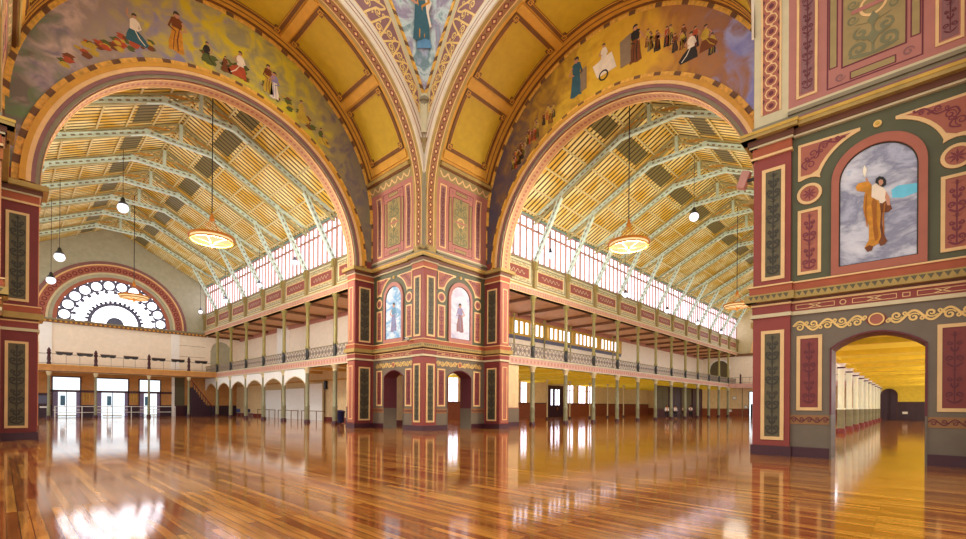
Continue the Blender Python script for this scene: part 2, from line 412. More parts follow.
# ------------------------------------------------------------------ crossing piers
PC = .12
def pier_face(name, M, full, label, eps=0):
    """one jamb of a crossing arm: pilaster, doorway bay, cornices and stencilled panels"""
    DL, DR, SP, AP = 2.13, 4.35, 3.50, 3.96
    arc = []
    for i in range(13):
        t = i / 12; arc.append((DL + (DR - DL) * t, SP + (AP - SP) * sin(pi * t) ** .8))
    mb = MB(M)
    W0 = PC + .01 + eps
    mb.prism([(W0, 0), (DL, 0)] + arc + [(DR, 0), (D, 0), (D, 4.72), (W0, 4.72)], -1.15, -PC, BAYLO, True)
    mb.slab(W0, D, 4.72, ZS, -1.15, -PC, BAYUP, back=True)
    root = mb.obj(name); struct(root, label, 'wall')
    # lining of the doorway
    lm = MB(M)
    def lining(p, w, m):
        for a, b in zip(p, p[1:]):
            tx, ty = b[0] - a[0], b[1] - a[1]; l = sqrt(tx * tx + ty * ty); nx, ny = ty / l * w, -tx / l * w
            pts = [(a[0], a[1]), (b[0], b[1]), (b[0] + nx, b[1] + ny), (a[0] + nx, a[1] + ny)]
            lm.prism(pts, -1.16, -PC + .03, m)
    lining([(DL, 1.4)] + arc + [(DR, 1.4)], .045, MAROD)
    lining([(DL, 0), (DL, 1.4)], .045, BAYLO); lining([(DR, 1.4), (DR, 0)], .045, BAYLO)
    lm.obj('door_lining', root)
    def band(pname, z0, z1, pr, mat, pil=True, bay=True, segs=None):
        b = MB(M)
        if pil: b.slab(-pr + eps, 1.08 + pr * .6, z0, z1, -PC, pr - eps, mat)
        if bay: b.slab(1.0, D, z0, z1, -PC - .01, -PC + pr, mat)
        return b.obj(pname, root)
    # skirting, split at the doorway
    b = MB(M); b.slab(-.05 + eps, 1.13, 0, .33, -PC, .05 - eps, BASEB); b.slab(1.0, DL, 0, .33, -.2, -PC + .05, BASEB); b.slab(DR, D, 0, .33, -.2, -PC + .05, BASEB)
    b.obj('baseboard', root)
    # pilaster bodies
    b = MB(M); b.slab(eps, 1.08, .3, 4.7, -PC - .01, -eps, RED); b.slab(eps, 1.08, 5.74, 10.2, -PC - .01, -eps, RED); b.obj('pilaster', root)
    # pilaster panels
    for z0, z1 in ((.53, 4.22), (5.93, 9.72)):
        b = MB(M); b.slab(.36, .81, z0 + .1, z1 - .1, -.01, .012, OLIVE)
        b.frame(.25, .92, z0, z1, .11, -.01, .035, CREAM)
        p = b.obj('pilaster_panel', root)
        o = MB(M); candelabra(o, .38, .79, z0 + .18, z1 - .18, .018, DARKO, .85, 1.15); o.obj('stencil', p)
    # strings and cornices
    band('string_course', 4.67, 4.79, .07, PALEM)
    band('red_frieze', 4.79, 5.06, .02, RED)
    b = MB(M); dd = -PC + .03
    n = 3; uu0, uu1 = 1.2, 5.55; st = (uu1 - uu0) / n
    for i in range(n):
        a = uu0 + st * i
        b.frame(a + .02, a + st * .72, 4.85, 5.0, .018, dd - .02, dd, CREAM)
        b.ribbon([(a + st * .24, 4.86), (a + st * .5, 4.99)], .025, dd, CREAM, False); b.ribbon([(a + st * .24, 4.99), (a + st * .5, 4.86)], .025, dd, CREAM, False)
        if i % 2 == 0: b.ring(a + st * .86, 4.925, .06, .085, dd - .02, dd, CREAM, 16)
        else: b.frame(a + st * .8, a + st * .92, 4.86, 4.99, .02, dd - .02, dd, CREAM)
    b.obj('frieze_stencil', root)
    band('fillet', 5.06, 5.12, .06, CREAM); band('shadow_cove', 5.12, 5.2, .04, SHADE)
    co = band('cornice', 5.2, 5.45, .22, GOLDC)
    b = MB(M); k = 0
    while k * .17 < D - .1:
        u = -.1 + k * .17; dz = .223 if u < 1.05 else .223 - PC
        b.prism([(u, 5.4), (u + .085, 5.26), (u + .15, 5.4)], dz - .004, dz, OLIVE); k += 1
    b.obj('leaf_moulding', co)
    band('sloping_course', 5.45, 5.71, .10, ORANGE); band('fillet', 5.71, 5.76, .14, CREAM)
    # capital and upper cornice
    band('capital', 10.13, 10.21, .08, CREAM, True, False); band('capital', 10.21, 10.52, .035, ORANGE, True, False)
    band('fillet', 10.52, 10.59, .12, PALEM); band('shadow_cove', 10.59, 10.78, .16, SHADE)
    b = MB(M); b.slab(-.34 + eps, 1.3, 10.78, 11.0, -PC, .34 - eps, GOLDC); b.slab(1.0, D, 10.78, 11.0, -PC, .34 - PC, GOLDC)
    b.slab(-.36 + eps, 1.32, 10.9, 11.0 - eps, -PC, .36 - eps, GOLDY); b.slab(1.0, D, 10.9, 11.0, -PC, .36 - PC, GOLDY); b.obj('cornice', root)
    b = MB(M); b.slab(-.1 + eps, D, 11.0, 11.13 - eps, -.6, .10 - eps, MAUVE); b.slab(-.05 + eps, D, 11.13, 11.25 - eps, -.6, .05 - eps, GREYM); b.obj('cornice_steps', root)
    if not full: return root
    # lower bay
    z = -PC
    for a0, a1 in ((1.25, 1.93), (4.54, 5.22)):
        b = MB(M); b.slab(a0 + .09, a1 - .09, 1.62, 3.88, z - .01, z + .012, MAROON); b.frame(a0, a1, 1.53, 3.97, .10, z - .01, z + .035, CREAM)
        p = b.obj('bay_panel', root); o = MB(M); candelabra(o, a0 + .16, a1 - .16, 1.75, 3.75, z + .018, MAROD, 1.0); o.obj('stencil', p)
    b = MB(M)
    for a0, a1 in ((1.08, DL - .01), (DR + .01, D)):
        b.slab(a0, a1, 1.08, 1.38, z - .01, z + .015, OCHRED)
        rinceau(b, [(a0, 1.23), (a1, 1.23)], .11, z + .02, MAROD, .03, .2)
    b.obj('dado_band', root)
    b = MB(M)
    rinceau(b, [(1.15, 4.29), (2.97, 4.29)], .2, z + .02, GOLDM, .062, .36); rinceau(b, [(5.33, 4.29), (3.51, 4.29)], .2, z + .02, GOLDM, .062, .36)
    b.disc(3.24, 4.29, .24, .2, z - .01, z + .012, MAROON); b.disc(3.24, 4.29, .17, .17, z, z + .03, SALMON); b.ring(3.24, 4.29, .15, .19, z, z + .045, GOLDM)
    b.obj('gilded_frieze', root)
    # upper bay
    uc = 3.24
    for s in (-1, 1):
        X = lambda u: uc + s * (u - uc)
        b = MB(M)
        outl = [(1.26, 9.06), (1.26, 10.24), (2.84, 10.2), (2.84, 10.1)]
        for i in range(9):
            a = radians(107 + (163 - 107) * i / 8); outl.append((uc + 1.46 * cos(a), 8.7 + 1.46 * sin(a)))
        for i in range(5):
            a = radians(55 + (118 - 55) * i / 4); outl.append((1.57 + .5 * cos(a), 8.6 + .5 * sin(a)))
        o2 = [(X(u), v) for u, v in outl]
        b.prism(o2, z - .01, z + .03, CREAM)
        cx = sum(u for u, v in outl[:4]) / 4 - .05; 
        inn = [(1.34, 9.2), (1.34, 10.15), (2.62, 10.13)]
        for i in range(7):
            a = radians(116 + (158 - 116) * i / 6); inn.append((uc + 1.56 * cos(a), 8.7 + 1.56 * sin(a)))
        inn.append((1.6, 9.19))
        b.prism([(X(u), v) for u, v in inn], z, z + .04, SALMON)
        p = b.obj('spandrel_panel', root)
        o = MB(M)
        rinceau(o, [(X(1.5), 9.35), (X(1.62), 9.75), (X(1.95), 10.0), (X(2.45), 10.1)], lambda t: .27 * (1 - t * .7), z + .045, SALMD, .045, .33)
        o.obj('stencil', p)
        b = MB(M); b.disc(X(1.57), 8.57, .34, .34, z - .01, z + .02, SALMON, 24); b.ring(X(1.57), 8.57, .25, .335, z - .01, z + .04, CREAM)
        for k in range(8):
            a = k * pi / 4; b.prism([(X(1.57), 8.57), (X(1.57) + .1 * cos(a - .3), 8.57 + .1 * sin(a - .3)), (X(1.57) + .21 * cos(a), 8.57 + .21 * sin(a)), (X(1.57) + .1 * cos(a + .3), 8.57 + .1 * sin(a + .3))], z + .018, z + .025, SALMD)
        b.obj('roundel', root)
        a0, a1 = sorted((X(1.26), X(1.89)))
        b = MB(M); b.slab(a0 + .08, a1 - .08, 6.05, 8.0, z - .01, z + .012, SALMON); b.frame(a0, a1, 5.97, 8.08, .09, z - .01, z + .035, CREAM)
        p = b.obj('bay_panel', root); o = MB(M); candelabra(o, a0 + .13, a1 - .13, 6.12, 7.92, z + .018, SALMD, .9, 1.2); o.obj('stencil', p)
    b = MB(M); b.disc(uc, 10.14, .1, .1, z - .01, z + .06, GOLDM, 14); b.disc(uc, 10.14, .05, .05, z, z + .09, GOLDY, 12); b.obj('gilt_boss', root)
    return root

def arch_outline(uc, r, spring, bottom, n=20):
    return [(uc + r, bottom)] + [(uc + r * cos(pi * i / n), spring + r * sin(pi * i / n)) for i in range(n + 1)] + [(uc - r, bottom)]
def painted_person(mb, u, v, h, robe, robe2, d, lean=0, arm=1, s=1, seated=False, hair=None, skin=None):
    """a flat painted robed figure: hair, face, arms, tunic and gown"""
    hair = hair or DARKO; skin = skin or SKIN
    q = lambda x, y: (u + s * (x + lean * y) * h, v + y * h)
    if not seated:
        mb.prism([q(*p) for p in [(-.15, 0), (-.07, .03), (.05, -.01), (.17, .02), (.14, .2), (.12, .42), (.1, .6), (-.09, .6), (-.11, .4), (-.16, .2)]], d - .004, d, robe)
        mb.ribbon([q(.04, .04), q(.02, .3), q(.06, .58)], .03 * h, d + .002, robe2); mb.ribbon([q(-.06, .04), q(-.05, .3), q(-.02, .5)], .02 * h, d + .002, robe2)
        mb.prism([q(*p) for p in [(-.1, .58), (.1, .58), (.12, .78), (.04, .83), (-.04, .83), (-.12, .78)]], d - .002, d + .003, robe2)
    else:
        mb.prism([q(*p) for p in [(-.22, 0), (.34, 0), (.4, .12), (.24, .3), (.08, .42), (-.12, .44), (-.2, .2)]], d - .004, d, robe)
        mb.ribbon([q(.3, .05), q(.14, .2), q(.02, .4)], .035 * h, d + .002, robe2)
        mb.prism([q(*p) for p in [(-.12, .4), (.1, .4), (.12, .7), (.04, .78), (-.05, .78), (-.12, .7)]], d - .002, d + .003, robe2)
    t = .88 if not seated else .85
    mb.prism([q(.0 + .055 * cos(a * pi / 6), t + .075 * sin(a * pi / 6)) for a in range(12)], d, d + .005, skin)
    mb.prism([q(-.005 + .065 * cos(a * pi / 8), t + .03 + .06 * sin(a * pi / 8)) for a in range(9)] + [q(-.07, t - .04), q(-.045, t + .02)], d, d + .007, hair)
    sh = t - .13
    if arm == 1:
        mb.ribbon([q(-.1, sh), q(-.2, sh + .08), q(-.19, sh + .3)], .05 * h, d + .004, skin); mb.ribbon([q(.1, sh), q(.17, sh - .2), q(.08, sh - .3)], .05 * h, d + .004, robe2)
    else:
        mb.ribbon([q(.1, sh), q(.2, sh - .16), q(.06, sh - .22)], .05 * h, d + .004, skin); mb.ribbon([q(-.1, sh), q(-.16, sh - .2), q(-.02, sh - .26)], .05 * h, d + .004, robe2)
GOLDR = paint('painted_golden_robe', '#c98a2c', .2, .6, 6); CREAMR = paint('painted_cream_cloth', '#e6d6bd', .1)
BROWNR = paint('painted_brown_cloth', '#7a4420', .15); BLUER = paint('painted_blue_robe', '#5f8fb0', .15); LILR = paint('painted_lilac_robe', '#8d83a8', .15)
TEALR = paint('painted_teal_robe', '#35606a', .15); REDR = paint('painted_red_robe', '#b3502c', .15); DKR = paint('painted_black_gown', '#2c2a26', .15); GREENR = paint('painted_green_robe', '#5a5f2c', .15); YELR = paint('painted_yellow_robe', '#c0a03a', .15); STONEP = paint('painted_stone', '#8f7a60', .1)
FLAME = paint('painted_flame', '#f4ead0', .05)
def niche(M, label, cols, robe, robe2, fig=True, seed=0, tone=None):
    z = -PC; uc = 3.24
    t = thing('niche_painting', label, 'painting', M(uc, 5.78, z))
    off = Vector(M(uc, 5.78, z))
    W = lambda u, v, d: tuple(Vector(M(u, v, d)) - off)
    b = MB(W); b.prism(arch_outline(uc, .9, 8.64, 6.02), z + .004, z + .03, cloud_mat('painted_cloud_sky', cols, .75, .35, (1, 1, 1.7), .6, seed)); b.obj('canvas', t)
    fr = MB(W); n = 20; o = arch_outline(uc, 1.09, 8.72, 5.78); i_ = arch_outline(uc, .9, 8.64, 6.02); i2 = arch_outline(uc, .87, 8.64, 6.05)
    m = len(o)
    for A, B, d0, d1, mat in ((o, i_, z, z + .10, SALMON if tone is None else tone), (i_, i2, z, z + .05, DARKO)):
        p = [(a, b2, d1) for a, b2 in A] + [(a, b2, d1) for a, b2 in B] + [(a, b2, d0) for a, b2 in A] + [(a, b2, z) for a, b2 in B]
        f = [(k, (k + 1) % m, m + (k + 1) % m, m + k) for k in range(m)] + [(k, 2 * m + k, 2 * m + (k + 1) % m, (k + 1) % m) for k in range(m)] + [(m + k, m + (k + 1) % m, 3 * m + (k + 1) % m, 3 * m + k) for k in range(m)]
        fr.add(p, f, mat)
    fr.obj('frame', t)
    g = MB(W)
    if fig:
        F = {'blue': [(3.56, 8.06), (3.7, 8.14), (4.12, 8.08), (4.13, 7.82), (3.81, 7.75), (3.58, 7.82)],
             'drape': [(3.31, 7.8), (3.44, 7.82), (3.53, 7.68), (3.58, 7.49), (3.49, 7.42), (3.36, 7.44), (3.35, 7.13), (3.42, 6.73), (3.47, 6.6), (3.36, 6.51), (3.28, 6.55), (3.34, 6.79), (3.29, 7.23)],
             'arm': [(2.99, 8.45), (2.97, 8.58), (3.0, 8.63), (3.03, 8.52), (3.06, 8.39)], 'torso': [(3.1, 8.3), (3.21, 8.36), (3.35, 8.24), (3.46, 8.03), (3.48, 7.8), (3.36, 7.72), (3.2, 7.8), (3.1, 7.97)],
             'robe': [(3.03, 8.5), (3.12, 8.33), (3.11, 7.98), (3.29, 7.81), (3.33, 7.45), (3.31, 6.99), (3.34, 6.75), (3.28, 6.54), (3.16, 6.48), (3.04, 6.42), (2.96, 6.49), (3.06, 6.7), (3.06, 7.13), (2.95, 7.47), (2.92, 7.72), (2.94, 8.03), (2.98, 8.26)],
             'scarf': [(3.15, 7.95), (3.25, 7.78), (3.21, 7.41), (3.21, 7.02), (3.26, 6.65), (3.2, 6.63), (3.15, 7.03), (3.14, 7.42), (3.11, 7.75)],
             'sleeve': [(2.74, 8.4), (2.81, 8.49), (2.99, 8.49), (3.09, 8.36), (3.1, 8.16), (2.94, 8.19), (2.77, 8.28)], 'rarm': [(3.44, 8.05), (3.52, 7.84), (3.54, 7.6), (3.47, 7.62), (3.42, 7.87)],
             'scroll1': [(2.96, 6.48), (3.07, 6.54), (3.16, 6.48), (3.13, 6.37), (3.03, 6.35)], 'scroll2': [(3.28, 6.61), (3.39, 6.66), (3.48, 6.58), (3.42, 6.48), (3.32, 6.46)],
             'hair': [(3.2, 8.39), (3.22, 8.5), (3.29, 8.54), (3.38, 8.49), (3.44, 8.38), (3.44, 8.25), (3.36, 8.2), (3.28, 8.28)], 'face': [(3.27, 8.4), (3.31, 8.44), (3.37, 8.4), (3.38, 8.31), (3.34, 8.25), (3.29, 8.27)],
             'flame': [(2.92, 8.74), (2.91, 8.87), (2.95, 8.99), (3.0, 8.84), (2.98, 8.71), (2.96, 8.62)]}
        CM = dict(blue=paint('painted_blue_sky_gap', '#6fc4d8', .08, .6, 3), drape=BROWNR, arm=SKIN, torso=CREAMR, robe=GOLDR, scarf=paint('painted_amber_fold', '#a8661c', .15), sleeve=GOLDR, rarm=SKIN, scroll1=BROWNR, scroll2=BROWNR, hair=DKR, face=SKIN, flame=FLAME)
        for n_, (k_, pts_) in enumerate(F.items()): g.prism(pts_, z + .028, z + .034 + .003 * n_, CM[k_])
        for a_, c_ in (((3.0, 8.1), (3.02, 7.1)), ((3.22, 7.7), (3.27, 6.7)), ((3.42, 7.7), (3.4, 6.8))): g.ribbon([a_, ((a_[0] + c_[0]) / 2 - .03, (a_[1] + c_[1]) / 2), c_], .04, z + .08, CM['scarf'])
    else:
        painted_person(g, uc - .02, 6.5, 2.0, robe, robe2, z + .036, 0, 0, 1)
    g.obj('painted_figure', t)
    return t

w1 = pier_face('wall_left_pier', J1L, True, 'left face of the central crossing pier with stencilled panels and doorway')
w2 = pier_face('wall_right_pier', J1R, True, 'right face of the central crossing pier with stencilled panels and doorway', .005)
w3 = pier_face('wall_near_pier', J2, True, 'near right pier face with doorway to the yellow aisle')
w4 = pier_face('wall_back_pier', J0, False, 'left pier face at the edge of the photo', .005)
w5 = pier_face('wall_hidden_pier', J2b, False, 'far side of the near right pier', .005)
w6 = pier_face('wall_side_pier', J0b, False, 'inner side of the left pier')
niche(J2, 'arched painting of a golden-robed figure raising a torch, over the near right doorway', ['#8f93a6', '#b4b6c2', '#8b8c9c', '#c6c6cc', '#d9d8da', '#9fb4c8'], GOLDR, CREAMR, True, 3)
niche(J1L, 'arched pale blue painting of a standing figure on left face of central pier', ['#9cc3dd', '#d7e3ea', '#6fa6d2', '#c9d9e4', '#e9eef0'], LILR, BLUER, False, 11, PINK)
niche(J1R, 'arched pale lilac painting of a standing figure on right face of central pier', ['#cfc6d8', '#b9b8cf', '#e4dde6', '#c7cbdc', '#a9a7bf'], MAUVE, LILR, False, 19, PINK)

# ------------------------------------------------------------------ barrel vaults of the arms
def vmap(kind):
    def M(s, a, d):
        if a < H1: x, z = -d, ZS + a
        elif a > H1 + pi * RV: x, z = -18 + d, ZC - (a - H1 - pi * RV)
        else:
            th = (a - H1) / RV; x, z = -9 + (RV - d) * cos(th), ZC + (RV - d) * sin(th)
        if kind == 'left': return (x, s, z)
        if kind == 'right': return (s, x, z)
        return (x, -18 - s, z)
    return M
AT = 2 * H1 + pi * RV
def aang(deg): return H1 + RV * radians(deg)
def vault(kind, label):
    M = vmap(kind)
    b = MB(M); b.slab(0, D, 0, AT, -.45, 0, ORNG, 1, 72, True)
    root = b.obj('ceiling'); struct(root, label, 'ceiling')
    # edge bands along the crossing
    b = MB(M); b.slab(0, 1.0, 0, AT, -.01, .012, PALEM if kind == 'near' else GOLDC, 1, 72); b.slab(.2, .8, 0.35, AT - .35, 0, .02, SALMON if kind == 'near' else OCHRED, 1, 72)
    for u in (.2, .74): b.slab(u, u + .06, .35, AT - .35, .0, .03, CREAM, 1, 72)
    p = b.obj('edge_band', root)
    b = MB(M); a = .6
    while a < AT - .6:
        if kind == 'near':
            b.ring(.5, a, .15, .19, .02, .028, CREAM, 8); b.disc(.5, a, .08, .08, .02, .026, MAROD, 8)
            for q in (.27, .73): b.prism([(q - .06, a + .21), (q, a + .12), (q + .06, a + .21), (q, a + .3)], .02, .025, MAROD)
            b.slab(.46, .54, a + .19, a + .23, .02, .026, CREAM); a += .42
        else:
            b.prism([(.5, a - .2), (.68, a), (.5, a + .2), (.32, a)], .02, .025, REDD); b.prism([(.5, a - .1), (.59, a), (.5, a + .1), (.41, a)], .02, .03, CREAM); a += .46
    b.obj('chain_stencil', p)
    for f0 in (0, 1):
        b = MB(M)
        for q0, q1, pr in ((0, .12, .12), (.12, .23, .06)): b.slab(1.0, D, AT - q1 if f0 else q0, AT - q0 if f0 else q1, 0, pr, GREYM if q0 == 0 else PALEM)
        b.obj('foot_step', root)
    # pink dado panels at either foot of the vault
    for flip in (0, 1):
        A = (lambda a: a) if not flip else (lambda a: AT - a)
        F = lambda u, a, d, A=A: M(u, A(a), d)
        b = MB(F); b.slab(1.0, D, .22, 4.82, 0, .012, PINK, 1, 12); pr = b.obj('pink_panelling', root)
        for u0, u1 in ((1.22, 1.78), (4.46, 5.02)):
            b = MB(F); b.slab(u0 + .12, u1 - .1, .6, 4.35, .01, .02, MAUVE, 1, 8); b.frame(u0, u1, .46, 4.5, .07, .01, .04, CREAM, 8)
            candelabra(b, u0 + .14, u1 - .12, .7, 4.25, .024, MAROD, .8); b.obj('narrow_panel', pr)
        b = MB(F); b.frame(2.02, 4.22, .4, 4.55, .035, .01, .02, PINKD, 8); b.slab(2.42, 3.84, .95, 4.0, .01, .018, TAN, 1, 8); b.frame(2.38, 3.88, .91, 4.04, .04, .01, .022, PINKD, 8)
        for u in (2.1, 3.98): b.slab(u, u + .16, 1.05, 3.9, .01, .018, TAN, 1, 6); b.frame(u - .03, u + .19, 1.02, 3.93, .03, .01, .02, PINKD, 6)
        for v in (.5, 4.25): b.slab(2.62, 3.62, v, v + .18, .01, .018, TAN); b.frame(2.59, 3.65, v - .03, v + .21, .03, .01, .02, PINKD)
        candelabra(b, 2.46, 3.8, 1.0, 2.1, .024, TAND, 1.1, .62); candelabra(b, 2.46, 3.8, 2.86, 3.96, .024, TAND, 1.1, .62)
        for q in (-1, 1):
            for v in (2.25, 2.72): b.ribbon(spiral(3.13 + q * .48, v, .15, .03, 0, 1.4, q), .05, .024, TAND)
            for v in (.66, 4.3): b.ribbon(spiral(3.13 + q * .78, v, .13, .03, 0, 1.3, q), .045, .024, MAUVE)
        b.ring(3.13, 2.48, .26, .33, .018, .03, CREAM, 24); b.ribbon([(2.62, 2.48), (3.64, 2.48)], .12, .034, PINK, False)
        b.obj('centre_panel', pr)
        b = MB(F); b.slab(1.0, D, 4.82, 5.4, 0, .02, TAN, 1, 2)
        for k in range(7):
            u = 1.1 + k * .65
            b.ribbon([(u + .65 * i / 8, 5.25 - .3 * sin(pi * i / 8)) for i in range(9)], .09, .03, CREAM, False)
        b.obj('swag_frieze', root)
        b = MB(F); b.slab(1.0, D, 5.4, 5.52, 0, .14, BROWN); b.slab(1.0, D, 5.52, 5.72, 0, .2, GOLDC); b.slab(1.0, D, 5.72, 5.8, 0, .1, BROWN); b.obj('moulding', root)
    # coffers
    b = MB(M); b.slab(4.95, D - .02, aang(18), aang(162), 0, .05, ORNG, 1, 48); b.slab(5.06, 5.11, aang(18), aang(162), 0, .07, BROWN, 1, 48); b.slab(5.38, 5.5, aang(16), aang(164), 0, .1, BROWN, 1, 48); b.obj('edge_moulding', root)
    seps = [19.5, 46, 74.5, 105.5, 134, 160.5]
    for a0, a1 in zip(seps, seps[1:]):
        v0, v1 = aang(a0 + 2.0), aang(a1 - 2.0)
        b = MB(M); b.slab(1.3, 4.7, v0 + .15, v1 - .15, 0, .012, YEL, 1, 10); cof = b.obj('coffer', root)
        b = MB(M); b.frame(1.2, 4.8, v0, v1, .24, 0, .06, BROWN, 10); b.frame(1.4, 4.6, v0 + .2, v1 - .2, .035, .05, .08, ORNG, 10)
        for u in (1.2, 4.38):
            for v in (v0, v1 - .42): b.slab(u, u + .42, v, v + .42, 0, .07, BROWN); b.frame(u + .08, u + .34, v + .08, v + .34, .04, .07, .09, ORNG)
        b.obj('coffer_frame', cof)
    b = MB(M)
    for a in seps: b.slab(1.1, 4.95, aang(a) - .22, aang(a) + .22, 0, .09, ORNG, 1, 2)
    b.obj('rib', root)
    return root
vault('left', 'mustard coffered barrel vault of the left arch')
vault('right', 'mustard coffered barrel vault of the right arch')
vault('near', 'pink and gold foot of the vault over the near right pier')

# ------------------------------------------------------------------ inner arch walls with the murals
def amap(kind):
    if kind == 'left': return lambda u, v, d: (u, D - d, v)
    if kind == 'near': return lambda u, v, d: (u, -18 - D + d, v)
    return lambda u, v, d: (D - d, u, v)
def outer_hit(a):
    """distance from the inner arch centre to the vault profile at angle a"""
    lo, hi = 0, 16
    for _ in range(40):
        m = (lo + hi) / 2; x = ACX + m * cos(a); z = ACZ + m * sin(a)
        inside = (-18 < x < 0) if z < ZC else ((x + 9) ** 2 + (z - ZC) ** 2 < RV * RV)
        lo, hi = (m, hi) if inside else (lo, m)
    return lo
def arch_wall(kind, wlabel, mlabel, mm, figs):
    M = amap(kind); TH = .95
    # wall body: strip between opening and vault
    inn = []; out = []
    for z in (0, 4, 8): inn.append((-OP1, z)); out.append((.3, z))
    N = 48
    for i in range(N + 1):
        a = pi * i / N; inn.append((ACX + (AR) * cos(a), ACZ + AR * sin(a)))
        r = outer_hit(a) + .3; out.append((ACX + r * cos(a), ACZ + r * sin(a)))
    for z in (8, 4, 0): inn.append((-18 + OP0, z)); out.append((-18.3, z))
    n = len(inn); b = MB(M)
    p = [(a, c, 0) for a, c in inn] + [(a, c, 0) for a, c in out] + [(a, c, -TH) for a, c in inn] + [(a, c, -TH) for a, c in out]
    f = []
    for i in range(n - 1): f += [(i, i + 1, n + i + 1, n + i), (2 * n + i, 3 * n + i, 3 * n + i + 1, 2 * n + i + 1), (i, 2 * n + i, 2 * n + i + 1, i + 1)]
    b.add(p, f, RED); root = b.obj('wall_' + kind + '_arch'); struct(root, wlabel, 'wall')
    # pilasters either side, with the same bands as the piers
    for u0, sg, w in ((0, -1, OP1), (-18, 1, OP0)):
        P = lambda u, v, d, u0=u0, sg=sg: M(u0 + sg * u, v, d)
        b = MB(P); b.slab(0, w, .3, 10.2, 0, .012, REDD); b.obj('pilaster', root)
        for z0, z1 in ((.53, 4.22), (5.93, 9.72)):
            b = MB(P); b.slab(.26, w - .36, z0 + .1, z1 - .1, 0, .03, OLIVE); b.frame(.16, w - .27, z0, z1, .1, 0, .05, CREAM); q = b.obj('pilaster_panel', root)
            o = MB(P); candelabra(o, .28, w - .38, z0 + .18, z1 - .18, .036, DARKO, .85, 1.15); o.obj('stencil', q)
        for nm, z0, z1, pr, mt in (('baseboard', 0, .33, .06, BASEB), ('string_course', 4.67, 4.79, .07, PALEM), ('red_frieze', 4.79, 5.06, .03, RED), ('fillet', 5.06, 5.12, .06, CREAM), ('shadow_cove', 5.12, 5.2, .04, SHADE), ('cornice', 5.2, 5.45, .2, GOLDC), ('sloping_course', 5.45, 5.71, .1, ORANGE), ('fillet', 5.71, 5.76, .13, CREAM),
                                   ('capital', 10.13, 10.21, .08, CREAM), ('capital', 10.21, 10.52, .04, ORANGE), ('fillet', 10.52, 10.59, .1, PALEM), ('shadow_cove', 10.59, 10.78, .14, SHADE), ('cornice', 10.78, 11.0, .32, GOLDC)):
            b = MB(P); b.slab(-.1, w + pr, z0, z1, -TH - pr, pr, mt); b.obj(nm, root)
        # reveal of the opening
        b = MB(lambda u, v, d, u0=u0, sg=sg, w=w: M(u0 + sg * (w + d), v, u)); b.slab(-TH + .05, -.1, .4, 4.6, 0, .03, SALMON); b.frame(-TH + .2, -.25, .6, 4.3, .06, 0, .05, CREAM); b.slab(-TH + .05, -.1, 5.8, 10.1, 0, .03, SALMON); b.frame(-TH + .2, -.25, 5.95, 9.7, .06, 0, .05, CREAM); b.obj('reveal', root)
    # archivolt mouldings
    b = MB(M)
    for r0, r1, pr, mt in ((8.3, 8.6, .06, MURGOLD), (8.16, 8.36, .2, ORNG), (8.0, 8.16, .16, CREAM), (7.86, 8.02, .1, MAUVE), (AR, 7.86, .05, GREYM)): b.ring(ACX, ACZ, r0, r1, 0, pr, mt, 64, 0, pi)
    for k in range(46):
        if k % 2: continue
        a = pi * (k + .5) / 46; b.ring(ACX, ACZ, 8.34, 8.6, .05, .07, MURDARK, 3, a - .022, a + .022)
    b.obj('archivolt', root)
    b = MB(lambda a, v, d: M(ACX + (AR - d) * cos(a), ACZ + (AR - d) * sin(a), v))
    b.slab(0, pi, -TH + .05, -.08, 0, .02, paint('buff_soffit_paint', '#bf9468', .08), 64); b.slab(0, pi, -.16, -.08, 0, .05, CREAM, 64); b.slab(0, pi, -TH + .05, -TH + .13, 0, .05, CREAM, 64)
    for k in range(90):
        a = pi * (k + .5) / 90; b.add([(a - .014, -.5, .03), (a, -.62, .03), (a + .014, -.5, .03), (a, -.36, .03)], [(0, 1, 2, 3)], SALMON)
    b.obj('soffit_band', root)
    if mm is None: return root
    # mural
    b = MB(M); NA = 96; NR = 6; p = []; f = []
    a0, a1 = radians(3), radians(177)
    for i in range(NA + 1):
        a = a0 + (a1 - a0) * i / NA; ro = max(outer_hit(a) - .06, 8.63)
        for j in range(NR + 1): r = 8.6 + (ro - 8.6) * j / NR; p.append((ACX + r * cos(a), ACZ + r * sin(a), .02))
    for i in range(NA):
        for j in range(NR): k = i * (NR + 1) + j; f.append((k, k + 1, k + NR + 2, k + NR + 1))
    b.add(p, f, mm); mu = b.obj('mural'); tag(mu, mlabel, 'mural')
    def fig(*a, **k):
        g = MB(M); painted_person(g, *a, **k); g.obj('painted_figure', mu)
    for k in figs: fig(*k['a'], .03, **k.get('k', {}))
    for fn in EXTRA.get(kind, []): fn(M, mu, fig)
    b = MB(M)
    for i in range(NA):
        a = a0 + (a1 - a0) * i / NA; c = a0 + (a1 - a0) * (i + 1) / NA; r1 = outer_hit(a) - .02; r2 = outer_hit(c) - .02
        if r1 < 8.9: continue
        q = lambda r, t: (ACX + r * cos(t), ACZ + r * sin(t))
        wd = .24 if r1 > 9.6 else .1
        b.prism([q(r1, a), q(r2, c), q(r2 - wd, c), q(r1 - wd, a)], .02, .05, MURDARK if i % 4 == 0 else MURGOLD)
    b.obj('checked_border', mu)
    return root
